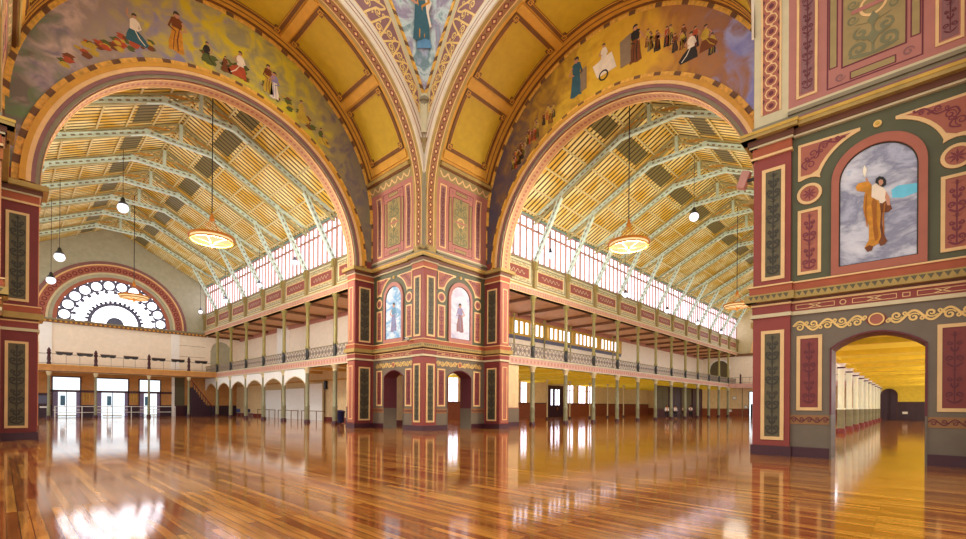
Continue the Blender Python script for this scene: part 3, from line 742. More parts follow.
def cart(M, mu, fig):
    g = MB(M)
    g.ring(-9.1, 20.5, .22, .3, .03, .04, DKR, 16); g.prism([(-9.9, 20.6), (-8.7, 20.5), (-8.4, 21.3), (-9.6, 21.6)], .025, .034, CREAMR)
    g.obj('painted_cart', mu); g = MB(M)
    g.prism([(-7.6, 20.2), (-8.0, 20.3), (-8.0, 21.6), (-7.6, 21.5)], .028, .034, STONEP); g.obj('painted_plinth', mu); g = MB(M)
    g.prism([(-10.15, 20.35), (-10.75, 20.4), (-10.75, 22.0), (-10.1, 21.8)], .028, .05, STONEP); g.obj('painted_pulpit', mu)
def shrubs(M, mu, fig):
    g = MB(M)
    rnd = random.Random(3)
    for x0, x1, base, mats, n in ((-16.2, -12.8, 18.75, (GREENR, BROWNR, YELR, REDR), 46), (-10.6, -8.4, 19.85, (GREENR, DKR, BROWNR), 24), (-7.6, -3.4, 19.9, (YELR, GREENR, BROWNR), 30)):
        for i in range(n):
            x = rnd.uniform(x0, x1); r = rnd.uniform(.08, .24)
            zc = ACZ + sqrt(max(.1, 8.95 ** 2 - (x - ACX) ** 2)) + rnd.uniform(0, .7)
            g.prism([(x + r * (1 + .4 * sin(3 * a + i)) * cos(a * pi / 5), zc + r * .7 * sin(a * pi / 5)) for a in range(10)], .021, .022 + .0002 * i, rnd.choice(mats))
    g.obj('painted_foliage', mu)
def crowd(M, mu, fig):
    rnd = random.Random(5)
    for i in range(34):
        x = rnd.uniform(-5.9, -2.4) if i < 22 else rnd.uniform(-15.2, -11.6)
        zc = ACZ + sqrt(max(.1, 8.95 ** 2 - (x - ACX) ** 2)) + rnd.uniform(0, .5) + (.6 if i >= 22 else 0)
        fig(x, zc, rnd.uniform(.8, 1.15), rnd.choice((REDR, BROWNR, DKR, STONEP)), rnd.choice((YELR, BROWNR, REDR)), .024, 0, 0, rnd.choice((-1, 1)))
EXTRA = {'right': [cart, crowd], 'left': [shrubs]}
mural_l = mural_mat('mural_paint_left', 0, [(0, '#7d6f62', '#8d8660'), (.12, '#9a8a60', '#776a6c'), (.26, '#a5955a', '#c8b430'), (.42, '#9c9266', '#d6c036'), (.55, '#a89c72', '#d2ba2c'), (.66, '#8f86a0', '#cab230'), (.8, '#a4907f', '#9a8c88'), (.9, '#cbb3a4', '#8a7c86'), (1, '#7a7062', '#6f8a58')], 3.1)
mural_r = mural_mat('mural_paint_right', 1, [(0, '#4c4a5c', '#5c4a48'), (.12, '#7a5a42', '#5a4c58'), (.25, '#b58a30', '#8d6a34'), (.45, '#e2ba34', '#cc9a2a'), (.62, '#d6a438', '#dcae30'), (.76, '#b07a44', '#a8743a'), (.86, '#a87a58', '#9a7060'), (.93, '#8f90c4', '#a8aad2'), (1, '#7f84bc', '#9a9cd0')], 8.3)
FL = [dict(a=(-11.8, 19.72, 2.15, GOLDR, BROWNR), k=dict(arm=0, s=1)), dict(a=(-13.55, 19.2, 1.5, TEALR, CREAMR), k=dict(seated=True, arm=1)), dict(a=(-10.4, 19.95, 1.2, GREENR, DKR), k=dict(seated=True, arm=0)),
      dict(a=(-8.75, 20.0, 1.6, REDR, CREAMR), k=dict(seated=True, arm=0, s=-1)), dict(a=(-9.5, 19.95, .9, BROWNR, BROWNR), k=dict(seated=True, arm=0)), dict(a=(-7.2, 19.9, 1.75, YELR, BROWNR), k=dict(arm=0)), dict(a=(-6.85, 19.75, 1.65, CREAMR, LILR), k=dict(arm=0, s=-1)),
      dict(a=(-5.2, 19.2, 1.35, YELR, YELR), k=dict(seated=True, arm=0)), dict(a=(-3.9, 18.3, 1.1, YELR, GREENR), k=dict(seated=True, arm=0))]
FR = [dict(a=(-7.3, 20.1, 2.45, TEALR, TEALR), k=dict(arm=0)), dict(a=(-11.0, 20.25, 2.15, BROWNR, DKR), k=dict(arm=0, s=-1)), dict(a=(-9.1, 20.9, 1.5, CREAMR, CREAMR), k=dict(seated=True, arm=0)), dict(a=(-13.9, 18.9, 1.5, DKR, CREAMR), k=dict(seated=True, arm=0)), dict(a=(-14.6, 19.0, 1.35, BROWNR, YELR), k=dict(seated=True, arm=0, s=-1))]
arch_wall('left', 'wall of the left inner arch with gilded mouldings', 'curved mural of robed figures under yellow-green clouds, above the left arch', mural_l, FL)
arch_wall('right', 'wall of the right inner arch with gilded mouldings', 'curved mural of a gowned speaker and crowd on gold ground, above the right arch', mural_r, FR)
arch_wall('near', 'wall of the inner arch beside the near right pier', '', None, [])

# ------------------------------------------------------------------ crossing faces above the arches, pendentive
def smap(kind):
    if kind == 'left': return lambda u, v, d: (-u, -d, v)
    if kind == 'right': return lambda u, v, d: (-d, -u, v)
    return lambda u, v, d: (-u, -18 + d, v)
ZTOP = 27.5
def up(z): return max(0, .52 * (z - 20.8) + .02 * (z - 20.8) ** 2) if z > 20.8 else 0
def spandrel(kind, label):
    M = smap(kind); b = MB(M); N = 48; p = []; f = []
    for i in range(N + 1):
        a = pi * i / N; c, s = cos(a), sin(a)
        k = min(9.001 / abs(c) if abs(c) > 1e-6 else 99, (ZTOP - ZC) / s if s > 1e-6 else 99)
        p.append((9 - RV * c, ZC + RV * s, 0)); p.append((9 - k * c, ZC + k * s, 0))
    for i in range(N): f.append((2 * i, 2 * i + 1, 2 * i + 3, 2 * i + 2))
    b.add(p, f, PALEM); root = b.obj('wall_' + kind + '_spandrel'); struct(root, label, 'wall')
    for flip in (0, 1):
        F = (lambda u, v, d: M(u, v, d)) if not flip else (lambda u, v, d: M(18 - u, v, d))
        b = MB(F)
        def arcband(r0, r1, d0, d1, mat, n=40):
            p = []; f = []
            for i in range(n + 1):
                a = pi / 2 * i / n; c = cos(a); lim = 9 / c if c > 1e-6 else 99
                for r, d in ((min(r0, lim), d0), (min(r0, lim), d1), (min(r1, lim), d1), (min(r1, lim), d0)): p.append((9 - r * c, ZC + r * sin(a), d))
            for i in range(n):
                for k in range(3): f.append((4 * i + k, 4 * i + 4 + k, 4 * i + 5 + k, 4 * i + 1 + k))
            b.add(p, f, mat)
        arcband(RV, 9.26, 0, .1, STONE); arcband(9.26, 9.34, 0, .07, SALMON); arcband(9.34, 9.5, 0, .09, STONE); arcband(9.5, 9.58, 0, .07, REDD); arcband(9.58, 9.85, 0, .06, STONE)
        b.obj('archivolt', root)
        # mauve scroll panel
        zs = [18.75 + .25 * i for i in range(27)]; lft = []; rgt = []
        for z in zs:
            q = 9.93 ** 2 - (z - ZC) ** 2; ua = 9 - (sqrt(q) if q > 0 else 0); ua = min(ua, 5.2)
            ub = up(z) + .3 + .42 * min(1, max(0, (z - 19) / 3))
            if ua > ub: lft.append((ua, z)); rgt.append((ub, z))
        b = MB(F); n = len(lft); p = [(a, z, .02) for a, z in lft] + [(a, z, .02) for a, z in rgt]
        b.add(p, [(i, i + 1, n + i + 1, n + i) for i in range(n - 1)], MAUVE)
        b.ribbon(lft, .07, .025, CREAM, False); b.ribbon(rgt, .07, .025, CREAM, False)
        pn = b.obj('scroll_panel', root); o = MB(F)
        mid = [((a[0] + c[0]) / 2, a[1]) for a, c in zip(lft, rgt)]; wd = [(a[0] - c[0]) / 2 for a, c in zip(lft, rgt)]
        rinceau(o, mid, lambda t: 1.05 * wd[min(n - 1, int(t * n))], .03, GOLDM, .11, .55); o.obj('gilded_scroll', pn)
    return root
spandrel('left', 'face over the left arch with mauve scroll panels'); spandrel('right', 'face over the right arch with mauve scroll panels'); spandrel('near', 'face over the near arch')
b = MB(); p = []; f = []; zs = [20.8 + .22 * i for i in range(31)]; K = 8
for z in zs:
    t = up(z)
    for k in range(K + 1):
        q = k / K; bul = .10 * t * sin(pi * q)
        p.append((-t * (1 - q) + bul - .02, -t * q + bul - .02, z))
n = K + 1
for i in range(len(zs) - 1):
    for k in range(K): f.append((i * n + k, i * n + k + 1, (i + 1) * n + k + 1, (i + 1) * n + k))
b.add(p, f, cloud_mat('pendentive_clouds', ['#5f7f86', '#8fb0b4', '#9a8a9c', '#c6d2cc', '#6d8a8c', '#b9bccf'], .7, .5, (1, 1, 1), .6, 4))
pend = b.obj('pendentive_painting'); tag(pend, 'triangular blue cloud painting in the corner between the two great arches', 'painting')
DG = lambda u, v, d: (-up(v) / 2 - u * .7071 - .03 - d * .7071 + .05 * up(v), -up(v) / 2 + u * .7071 - .03 - d * .7071 + .05 * up(v), v)
g = MB(DG); painted_person(g, .1, 23.35, 3.0, TEALR, GOLDR, .06, 0, 0); g.ribbon([(-.35, 23.9), (-.1, 24.6), (-.4, 25.1)], .5, .05, CREAMR); g.prism([(-.5, 23.0), (.4, 23.0), (.3, 23.6), (-.3, 23.7)], .04, .05, BLUER); g.obj('painted_figure', pend)
for kind in ('left', 'right'):
    F = smap(kind); b = MB(F); zz = zs
    for i in range(len(zz) - 1):
        z0, z1 = zz[i], zz[i + 1]
        b.prism([(up(z0) - .02, z0), (up(z0) + .24, z0), (up(z1) + .24, z1), (up(z1) - .02, z1)], 0, .05, MURDARK if i % 3 == 1 else MURGOLD)
    b.obj('checked_border', pend)
# corner nosing and its little corbels
b = MB(); b.lathe((-.02, -.02, ZS), [(.2, 0), (.2, .1), (.13, .25), (.13, 5.7), (.1, 6.2)], GREYM, 10); t1 = b.obj('trim_1'); struct(t1, 'grey corner nosing of the central pier', 'trim')
b = MB(); b.lathe((-.06, -.06, 17.15), [(.05, 0), (.16, .15), (.2, .35), (.14, .45), (.3, .7), (.34, .78)], TAN, 10); b.obj('corbel', t1)
b = MB(); b.lathe((-.1, -.1, 19.75), [(.06, 0), (.2, .2), (.26, .45), (.36, .5), (.36, .62), (.2, .8)], GREYM, 8); b.obj('corbel', t1)
b = MB(); b.lathe((-.02, -.02, 18.3), [(.32, 0), (.34, 1.2), (.3, 2.4)], PALEM, 10); b.obj('nosing_shaft', t1)
b = MB()
for k in (-1, 0, 1): b.lathe((-.3 - .14 * (k == -1) + .24 * (k == 1), -.3 - .14 * (k == 1) + .24 * (k == -1), 11.13), [(.1, 0), (.14, .1), (.05, .22)], TAN, 8)
b.obj('cresting', t1)

# ------------------------------------------------------------------ the two halls
HL = lambda s, l, z: (l, s, z)      # left hall: along +Y
HR = lambda s, l, z: (s, l, z)      # right hall: along +X
ZE = 17.0; ZR = 22.1; LM = -9.0
def roofz(l): return ZE + (ZR - ZE) * (1 - abs(l - LM) / (G - LM))
def hall(side, T, nb, axis):
    """nb: index of the bay line of the end wall"""
    S1 = S0 + nb * BAY; SF = D + .95
    nm = side + ' hall'
    lines = [S0 + n * BAY for n in range(-1, nb + 1)]
    # roof slopes
    rm = roof_mat(axis)
    b = MB(T); b.add([(SF - .9, G + .25, roofz(G + .25)), (S1 + .4, G + .25, roofz(G + .25)), (S1 + .4, LM, ZR), (SF - .9, LM, ZR)], [(0, 1, 2, 3)], rm); r1 = b.obj('ceiling'); struct(r1, 'yellow boarded roof slope on the inner side of the ' + nm, 'ceiling')
    b = MB(T); b.add([(SF - .9, LM, ZR), (S1 + .4, LM, ZR), (S1 + .4, -18.67 - .25, roofz(-18.92)), (SF - .9, -18.92, roofz(-18.92))], [(0, 1, 2, 3)], rm); r2 = b.obj('ceiling'); struct(r2, 'yellow boarded roof slope on the far side of the ' + nm, 'ceiling')
    for r, sg in ((r1, 1), (r2, -1)):
        for k in range(7):
            l = LM + sg * (.15 + 1.53 * k); b = MB(T)
            b.slab(SF, S1, l - .045, l + .045, roofz(l) - .12, roofz(l) - .01, PURL, back=True); b.obj('purlin', r)
        dk = stripes('grey_vent_boards', axis, .4431, .3, '#857a4e', '#3a3322')
        for s0 in lines[:-1]:
            a, c = LM + sg * 1.9, LM + sg * 2.95; b = MB(T)
            b.add([(s0 + .6, a, roofz(a) - .03), (s0 + BAY - .6, a, roofz(a) - .03), (s0 + BAY - .6, c, roofz(c) - .03), (s0 + .6, c, roofz(c) - .03)], [(0, 1, 2, 3)], dk); b.obj('vent_panel', r)
    # roof trusses
    POLY = [(.45, 13.4), (-2.1, 18.12), (-7, 20.5), (-11, 20.5), (-15.9, 18.12), (-18.45, 13.4)]
    B0 = S0
    first = None
    tl = lines[:-1] if nb < 9 else lines[:-1]
    def lattice(b, a, c, dep, w, mat, nz):
        """open lattice girder between (l,z) points"""
        ax, az = a; cx, cz = c; L_ = sqrt((cx - ax) ** 2 + (cz - az) ** 2); nx, nz_ = -(cz - az) / L_, (cx - ax) / L_
        if nz_ < 0: nx, nz_ = -nx, -nz_
        h = dep / 2
        if w > .22:
            b.beam((0, ax, az), (0, cx, cz), w * .86, dep, mat, (0, nx, nz_))
            k = int(L_ / .42)
            for i in range(k):
                q0, q1 = (i + .25) / k, (i + .75) / k
                for sx in (-1, 1):
                    P0 = (ax + (cx - ax) * q0, az + (cz - az) * q0); P1 = (ax + (cx - ax) * q1, az + (cz - az) * q1); x_ = sx * (w * .43 + .006); e = .05
                    b.add([(x_, P0[0] - nx * e, P0[1] - nz_ * e), (x_, P1[0] - nx * e, P1[1] - nz_ * e), (x_, P1[0] + nx * e, P1[1] + nz_ * e), (x_, P0[0] + nx * e, P0[1] + nz_ * e)], [(0, 1, 2, 3)], GREYM)
            for s in (-1, 1): b.beam((0, ax + nx * h * s, az + nz_ * h * s), (0, cx + nx * h * s, cz + nz_ * h * s), w * 1.2, .06, mat, (0, nx, nz_))
            return
        for s in (-1, 1): b.beam((0, ax + nx * h * s, az + nz_ * h * s), (0, cx + nx * h * s, cz + nz_ * h * s), w, .1, mat, (nx * 0, nx, nz_))
        n = max(2, int(L_ / nz))
        for i in range(n):
            q0, q1 = i / n, (i + 1) / n; s = 1 if i % 2 else -1
            b.beam((0, ax + (cx - ax) * q0 + nx * h * s, az + (cz - az) * q0 + nz_ * h * s), (0, ax + (cx - ax) * q1 - nx * h * s, az + (cz - az) * q1 - nz_ * h * s), w * .4, .09, mat, (0, nx, nz_))
    for i, s0 in enumerate(tl):
        lab = 'pale steel roof truss of the %s, %s from the crossing' % (nm, ORD[i])
        loc = T(s0, LM, 13.4); grp = 'roof trusses of the ' + nm
        if first: dup(first, loc, 0, lab, grp); continue
        first = thing('roof_truss', lab, 'truss', loc, 0, grp)
        W = lambda x, l, z: tuple(Vector(T(s0 + x, l, z)) - Vector(loc))
        b = MB(W)
        for a, c in zip(POLY, POLY[1:]): lattice(b, a, c, .26, .23, TRUSS, .42)
        for a, c in zip(POLY[1:-1], POLY[1:-1]): b.box(-.14, .14, a[0] - .17, a[0] + .17, a[1] - .18, a[1] + .18, TRUSS)
        b.obj('polygonal_chord', first)
        for sg in (1, -1):
            b = MB(W); e = LM + sg * (G - LM); lattice(b, (e, roofz(e) - .38), (LM, ZR - .38), .44, .2, TRUSSD, .5); b.obj('rafter', first)
            for l in (2.0, 4.6, 6.1):
                ll = LM + sg * l; zc = 20.5 if l <= 2.0 else 20.5 - (l - 2) / 4.9 * 2.38
                b = MB(W); b.beam((0, ll, zc), (0, ll - sg * (.6 if l > 2 else 0), roofz(ll - sg * (.6 if l > 2 else 0)) - .3), .14, .14, TRUSS); b.obj('strut', first)
            b = MB(W); b.beam((0, LM + sg * 6.9, 18.12), (0, LM + sg * 9.4, 17.1), .2, .22, TRUSS); b.obj('haunch_strut', first)
            b = MB(W); pts = []
            for k in range(11):
                q = k / 10; l = sg * (6.6 - 6.2 * q); pts.append((0, LM + l, 18.2 + 2.95 * sin(q * pi / 2) ** 1.0))
            for a, c in zip(pts, pts[1:]): b.beam(a, c, .1, .16, OCHRE)
            b.obj('curved_brace', first)
        b = MB(W); b.beam((0, LM, 20.5), (0, LM, ZR - .2), .22, .22, TRUSS); b.obj('king_post', first)
    # gallery floor and its beam
    wall_l = 5.0 if side == 'left' else 6.3
    low_l = 4.5 if side == 'left' else 16.5
    b = MB(T); b.box(SF - .9, S1 + .3, G - .05, (wall_l if side == 'left' else 16.8), 5.05, 5.45, GCEIL); gf = b.obj('floor'); struct(gf, 'gallery floor of the ' + nm, 'floor')
    b = MB(T); b.box(SF - .9, S1 + .3, G - .12, G + .25, 4.83, 5.5, FASC); tr = b.obj('trim_2'); struct(tr, 'pink gallery fascia of the ' + nm, 'trim')
    b = MB(T); b.box(SF - .9, S1 + .3, G - .17, G + .25, 5.4, 5.5, PARA); b.box(SF - .9, S1 + .3, G - .15, G + .25, 4.83, 4.9, PARA); b.obj('fillet', tr)
    b = MB(lambda u, v, d: T(u, G - .12 - d, v)); u = SF + .1
    while u < S1 - .3:
        b.prism([(u, 5.15), (u + .14, 5.32), (u + .28, 5.15), (u + .14, 4.98)], 0, .01, FASCD); b.disc(u + .38, 5.15, .05, .07, 0, .01, CREAM, 8); u += .48
    b.obj('stencil', tr)
    # ceiling under the gallery
    b = MB(T); b.box(SF - .9, S1 + .3, G + .1, low_l + .2, 4.95, 5.03, YELC if side == 'right' else YELW); cg = b.obj('ceiling'); struct(cg, 'underside of the gallery along the ' + nm, 'ceiling')
    for s in lines:
        b = MB(T); b.box(s - .14, s + .14, G + .25, low_l, 4.7, 4.96, YELB if side == 'right' else OCHRE); b.obj('beam', cg)
    # upper gallery ceiling, back wall
    b = MB(T); b.box(SF - .9, S1 + .3, G + .1, wall_l + .2, 10.62, 10.7, GCEIL); ug = b.obj('ceiling'); struct(ug, 'russet ceiling of the upper gallery in the ' + nm, 'ceiling')
    for s in lines:
        for q in (0,):
            if s + q > S1: continue
            b = MB(T); b.box(s + q - .1, s + q + .1, G + .25, wall_l, 10.38, 10.64, GBEAM); b.obj('joist', ug)
    b = MB(T); b.box(SF, S1, wall_l - .15, wall_l, 10.2, 10.62, FASCD); b.obj('wall_plate', ug)
    # entablature over the upper columns
    b = MB(T); b.box(SF - .9, S1 + .3, G - .16, G + .3, 10.57, 11.05, FASC); tr = b.obj('trim_3'); struct(tr, 'pink beam over the upper columns of the ' + nm, 'trim')
    b = MB(T); b.box(SF - .9, S1 + .3, G - .22, G + .3, 11.02, 11.14, PARA); b.box(SF - .9, S1 + .3, G - .19, G + .3, 10.57, 10.64, CREAM); b.obj('fillet', tr)
    b = MB(lambda u, v, d: T(u, G - .16 - d, v)); u = SF + .1
    while u < S1 - .3: b.slab(u, u + .2, 10.7, 10.96, 0, .02, REDD if side == 'x' else FASCD); b.prism([(u + .1, 10.72), (u + .16, 10.83), (u + .1, 10.94), (u + .04, 10.83)], .02, .03, CREAM); u += .34
    b.obj('dentil_band', tr)
    # parapet, clerestory
    b = MB(T); b.box(SF - .9, S1 + .3, G - .02, G + .4, 11.1, 13.3, PARA); pw = b.obj('wall_' + side + '_parapet'); struct(pw, 'straw coloured parapet with rust panels along the ' + nm, 'wall')
    b = MB(T); b.box(SF - .9, S1 + .3, G - .12, G + .4, 13.22, 13.34, GREYM); b.box(SF - .9, S1 + .3, G - .1, G + .4, 11.14, 11.3, GOLDC); b.obj('coping', pw)
    PW = lambda u, v, d: T(u, G - .02 - d, v)
    for s in lines[:-1]:
        b = MB(PW); u0, u1 = s + .25, s + BAY - .25
        b.frame(u0, u1, 11.45, 13.05, .07, 0, .03, GREYM); b.slab(u0 + .36, u1 - .36, 11.86, 12.64, 0, .02, PARAR); b.frame(u0 + .3, u1 - .3, 11.8, 12.7, .06, 0, .03, CREAM)
        b.ribbon([(u0 + .9 + (u1 - u0 - 1.8) * k / 40, 12.25 + .14 * sin(k * 2 * pi / 8)) for k in range(41)], .045, .03, PARA, False)
        rinceau(b, [(u0 + .3, 12.84), (u1 - .3, 12.84)], .12, .01, TAN, .05, .5); rinceau(b, [(u0 + .3, 11.67), (u1 - .3, 11.67)], .12, .01, TAN, .05, .5)
        b.obj('parapet_panel', pw)
    for s in lines:
        b = MB(PW); b.prism([(s - .15, 11.2), (s + .15, 11.2), (s + .15, 12.6), (s + .28, 13.1), (s + .28, 13.38), (s - .28, 13.38), (s - .28, 13.1), (s - .15, 12.6)], 0, .26, TAN); b.slab(s - .16, s + .16, 12.7, 13.3, .2, .36, COLUP); b.obj('bracket', pw)
    for i, s in enumerate(lines[:-1]):
        wm = MB(T); fr = MB(T)
        w = wm.box(s, s + BAY, G + .16, G + .2, 13.3, 16.95, PANE).obj('window_%d' % (i + 1)); struct(w, 'white clerestory window of the %s, %s from the crossing' % (nm, ORD[i]), 'window')
        for k in range(7 if i == len(lines) - 2 else 6):
            u = s + BAY * k / 6; wd = .13 if k % 3 else .19
            fr.box(u - wd / 2, u + wd / 2, G + .02, G + .17, 13.3, 16.95, MULL)
        for z in (13.34, 15.95, 16.83): fr.box(s, s + BAY, G + .04, G + .17, z, z + .15, MULL)
        fr.obj('window_frame', w)
    b = MB(T); b.box(SF - .9, S1 + .3, G - .1, G + .3, 16.9, 17.18, EAVE); ev = b.obj('trim_4'); struct(ev, 'teal eaves beam of the ' + nm, 'trim')
    # columns
    ufirst = lfirst = bfirst = None
    cols = [S0 + n * BAY for n in range(0, nb + (0 if side == 'left' else 0))]
    for i, s in enumerate(cols):
        loc = T(s, G, 5.5); lab = 'olive cast iron upper gallery column of the %s, %s from the central pier' % (nm, ORD[i])
        if not ufirst:
            ufirst = thing('upper_column', lab, 'column', loc, 0, 'upper gallery columns of the ' + nm)
            MB().lathe((0, 0, 0), [(.2, 1.0), (.2, 1.15), (.155, 1.25), (.14, 4.45), (.17, 4.5)], COLUP).obj('shaft', ufirst, True)
            MB().lathe((0, 0, 0), [(.17, 4.5), (.2, 4.56), (.16, 4.62), (.24, 4.86), (.3, 4.95), (.3, 5.07)], COLUP).obj('capital', ufirst, True)
            MB().lathe((0, 0, 0), [(.2, 0), (.2, .1), (.16, .14), (.16, .95), (.2, .98), (.2, 1.02)], BLACKG).obj('pedestal', ufirst, True)
        else: dup(ufirst, loc, 0, lab)
        loc = T(s, G, 0); lab = 'slender grey-green ground column of the %s, %s from the central pier' % (nm, ORD[i])
        if not lfirst:
            lfirst = thing('ground_column', lab, 'column', loc, 0, 'ground columns of the ' + nm)
            MB().lathe((0, 0, 0), [(.2, .28), (.2, 1.35), (.22, 1.4), (.22, 1.46), (.18, 1.52), (.16, 4.3), (.19, 4.34)], COLLO).obj('shaft', lfirst, True)
            MB().lathe((0, 0, 0), [(.19, 4.34), (.21, 4.4), (.18, 4.45), (.26, 4.66), (.32, 4.74), (.32, 4.84)], PALEM).obj('capital', lfirst, True)
            MB().lathe((0, 0, 0), [(.26, 0), (.26, .16), (.2, .24), (.18, .3)], BASEB).obj('base', lfirst, True)
        else: dup(lfirst, loc, 0, lab)
    spans = [(S0 - BAY, S0)] + [(s, s + BAY) for s in cols]
    for i, (a, c) in enumerate(spans):
        loc = T(a, G, 5.5); lab = 'pale lattice balustrade of the %s gallery, %s bay from the central pier' % (side, ORD[i])
        if bfirst: dup(bfirst, loc, 0, lab); continue
        bfirst = thing('balustrade', lab, 'balustrade', loc, 0, 'lattice balustrades of the ' + nm)
        W = lambda s, z, d: tuple(Vector(T(a + s, G + d, 5.5 + z)) - Vector(loc))
        MB(W).slab(.18, BAY - .18, .9, .98, -.05, .05, GREYM, back=True).obj('handrail', bfirst)
        MB(W).slab(.18, BAY - .18, .06, .12, -.03, .03, IRONW, back=True).obj('bottom_rail', bfirst)
        b = MB(lambda s, z, d: W(s, z, -d)); n = 8; st = (BAY - .4) / n
        for k in range(n):
            x = .2 + st * k
            b.prism([(x, .12), (x + .09, .12), (x + st, .9), (x + st - .09, .9)], -.012, .012, IRONW, True); b.prism([(x, .9), (x + .09, .9), (x + st, .12), (x + st - .09, .12)], -.012, .012, IRONW, True)
            b.ring(x + st / 2, .51, .10, .15, -.012, .012, IRONW, 12); b.ring(x, .51, .07, .11, -.012, .012, IRONW, 10)
        b.slab(.18, BAY - .18, .78, .81, -.015, .015, IRONW, back=True)
        b.obj('lattice', bfirst)
    return lines, S1
linesL, YL = hall('left', HL, 7, 1)
linesR, XR = hall('right', HR, 12, 0)

for nm_, T_ in (('left', HL), ('right', HR)):
    b = MB(T_); b.box(D + .9, 10.2, G, G + .35, 0, 4.84, YELW); wr = b.obj('wall_%s_return' % nm_); struct(wr, 'short cream wall beside the central pier in the %s hall' % nm_, 'wall')
    b = MB(T_); b.box(D + .9, 10.24, G - .03, G + .38, .3, 1.4, BAYLO); b.box(D + .9, 10.26, G - .05, G + .4, 0, .33, BASEB); b.box(D + .9, 10.25, G - .04, G + .39, 1.4, 1.46, SALMON); b.obj('dado', wr)
# ------------------------------------------------------------------ left hall: aisle wall, screens, pointed arches
b = MB(HL); b.box(D + .9, YL, 4.5, 4.7, 0, 5.0, YELW); wl = b.obj('wall_left_aisle'); struct(wl, 'amber aisle wall of the left hall behind the columns', 'wall')
b = MB(HL); b.box(D + .9, YL, 4.42, 4.52, 0, .35, REDD); b.obj('baseboard', wl)
b = MB(HL); b.box(D + .9, YL, 4.44, 4.52, 3.95, 4.1, OCHRE); b.obj('picture_rail', wl)
b = MB(HL); b.box(D + .9, YL, 5.0, 5.2, 5.4, 10.7, CREAMW); wu = b.obj('wall_left_gallery'); struct(wu, 'cream back wall of the left upper gallery', 'wall')
b = MB(HL); b.box(30.5, 33.0, 4.6, 5.02, 5.45, 10.6, WHITEW); b.obj('pier', wu)
screens = [(35.4, 30.6, 3.25), (29.5, 24.8, 3.3), (23.7, 20.9, 3.7)]
for i, (y0, y1, zt) in enumerate(screens):
    lab = ['wide white display screen against the aisle wall, furthest of three', 'wide white display screen against the aisle wall, middle of three', 'narrow white display screen against the aisle wall, nearest of three'][i]
    t = thing('display_screen', lab, 'screen', (4.2, (y0 + y1) / 2, 0), 0, 'white display screens in the left aisle')
    W = lambda s, l, z, t=t: (l - 4.2, s - t.location.y, z)
    MB(W).box(y1, y0, 4.15, 4.25, .0, zt, glow('screen_white', '#eeeae8', .55) if i == 9 else WHITEW).obj('panel', t)
    fb = MB(W); fb.box(y1 - .05, y1, 4.12, 4.27, 0, zt + .05, PALEM); fb.box(y0, y0 + .05, 4.12, 4.27, 0, zt + .05, PALEM); fb.box(y1, y0, 4.12, 4.27, zt, zt + .06, PALEM); fb.obj('frame', t)
for i, (y0, y1) in enumerate([(35.6, 30.4), (29.7, 24.6), (23.9, 19.0)]):
    t = thing('barrier_rail', ['dark low barrier rail before the furthest white screen', 'dark low barrier rail before the middle white screen', 'dark low barrier rail before the nearest white screen'][i], 'barrier', (3.4, (y0 + y1) / 2, 0), 0, 'barrier rails in the left aisle')
    h = (y0 - y1) / 2; MB().box(-.03, .03, -h, h, .9, .97, GBEAM).obj('rail', t)
    for q in (-h + .1, -h / 3, h / 3, h - .1): MB().box(-.03, .03, q - .03, q + .03, 0, .92, GBEAM).obj('post', t)
first = None
for n in range(1, 7):
    a = S0 + n * BAY; lab = 'white pointed arch panel between ground columns of left hall, %s from the crossing' % ORD[n - 1]
    loc = HL(a, G, 3.2)
    if first: dup(first, loc, 0, lab); continue
    first = thing('arch_panel', lab, 'panel', loc, 0, 'white arch panels of the left hall')
    pts = [(.12, 1.62), (.12, .15)]
    for k in range(9):
        q = k / 8; pts.append((.3 + (BAY / 2 - .3) * q, .2 + .72 * sin(q * pi / 2) ** .75 if k < 8 else .95))
    pts += [(BAY - x, z) for x, z in pts[2:-1][::-1]] + [(BAY - .12, .15), (BAY - .12, 1.62)]
    W = lambda u, v, d: (-d, u, v)
    MB(W).prism(pts, -.05, .05, WHITEW, True).obj('panel', first)
    b = MB(W); b.ribbon(pts[2:-2], .09, .06, PALEM, False); b.obj('arch_moulding', first)

# ------------------------------------------------------------------ left hall: end wall
EW = YL
E = lambda u, v, d: (u, EW - d, v)
b = MB(E); b.prism([(-18.9, 10.6), (.9, 10.6), (.9, 17.1), (LM, ZR + .2), (-18.9, 17.1)], -.3, -.05, OLIVW); ew = b.obj('wall_end'); struct(ew, 'olive gable end wall of the left hall with arched fan window', 'wall')
b = MB(E); b.slab(-18.9, 5.2, 5.0, 10.75, -.3, 0, CREAMW); b.slab(.67, 5.2, 10.7, 11.2, -.3, 0, CREAMW); b.obj('cream_wall', ew)
b = MB(E); b.slab(-15.1, -14.15, 5.4, 10.55, 0, .12, WHITEW); b.slab(-3.2, -2.3, 5.4, 10.55, 0, .12, WHITEW); b.obj('pilaster', ew)
b = MB(E); b.slab(-18.9, .7, 10.35, 10.62, 0, .3, GBEAM); b.slab(-18.9, .7, 10.62, 10.8, -.1, .36, GREYM)
for k in range(46): b.slab(-18.6 + k * .42, -18.4 + k * .42, 10.4, 10.58, .3, .33, ORNG)
b.obj('cornice', ew)
for z in (7.6, 9.0): MB(E).slab(-2.3, .6, z, z + .04, 0, .02, GREYM).obj('joint_line', ew)
CX = -8.75
b = MB(E); b.ring(CX, 10.8, 5.35, 6.1, -.04, .1, OLIVW, 48, 0, pi); b.ring(CX, 10.8, 5.75, 5.95, .0, .22, PALEM, 48, 0, pi); b.ring(CX, 10.8, 5.95, 6.75, 0, .12, SALMON, 48, 0, pi); b.ring(CX, 10.8, 6.75, 6.9, 0, .2, CREAM, 48, 0, pi); b.ring(CX, 10.8, 6.9, 7.25, 0, .04, MAUVE, 48, 0, pi)
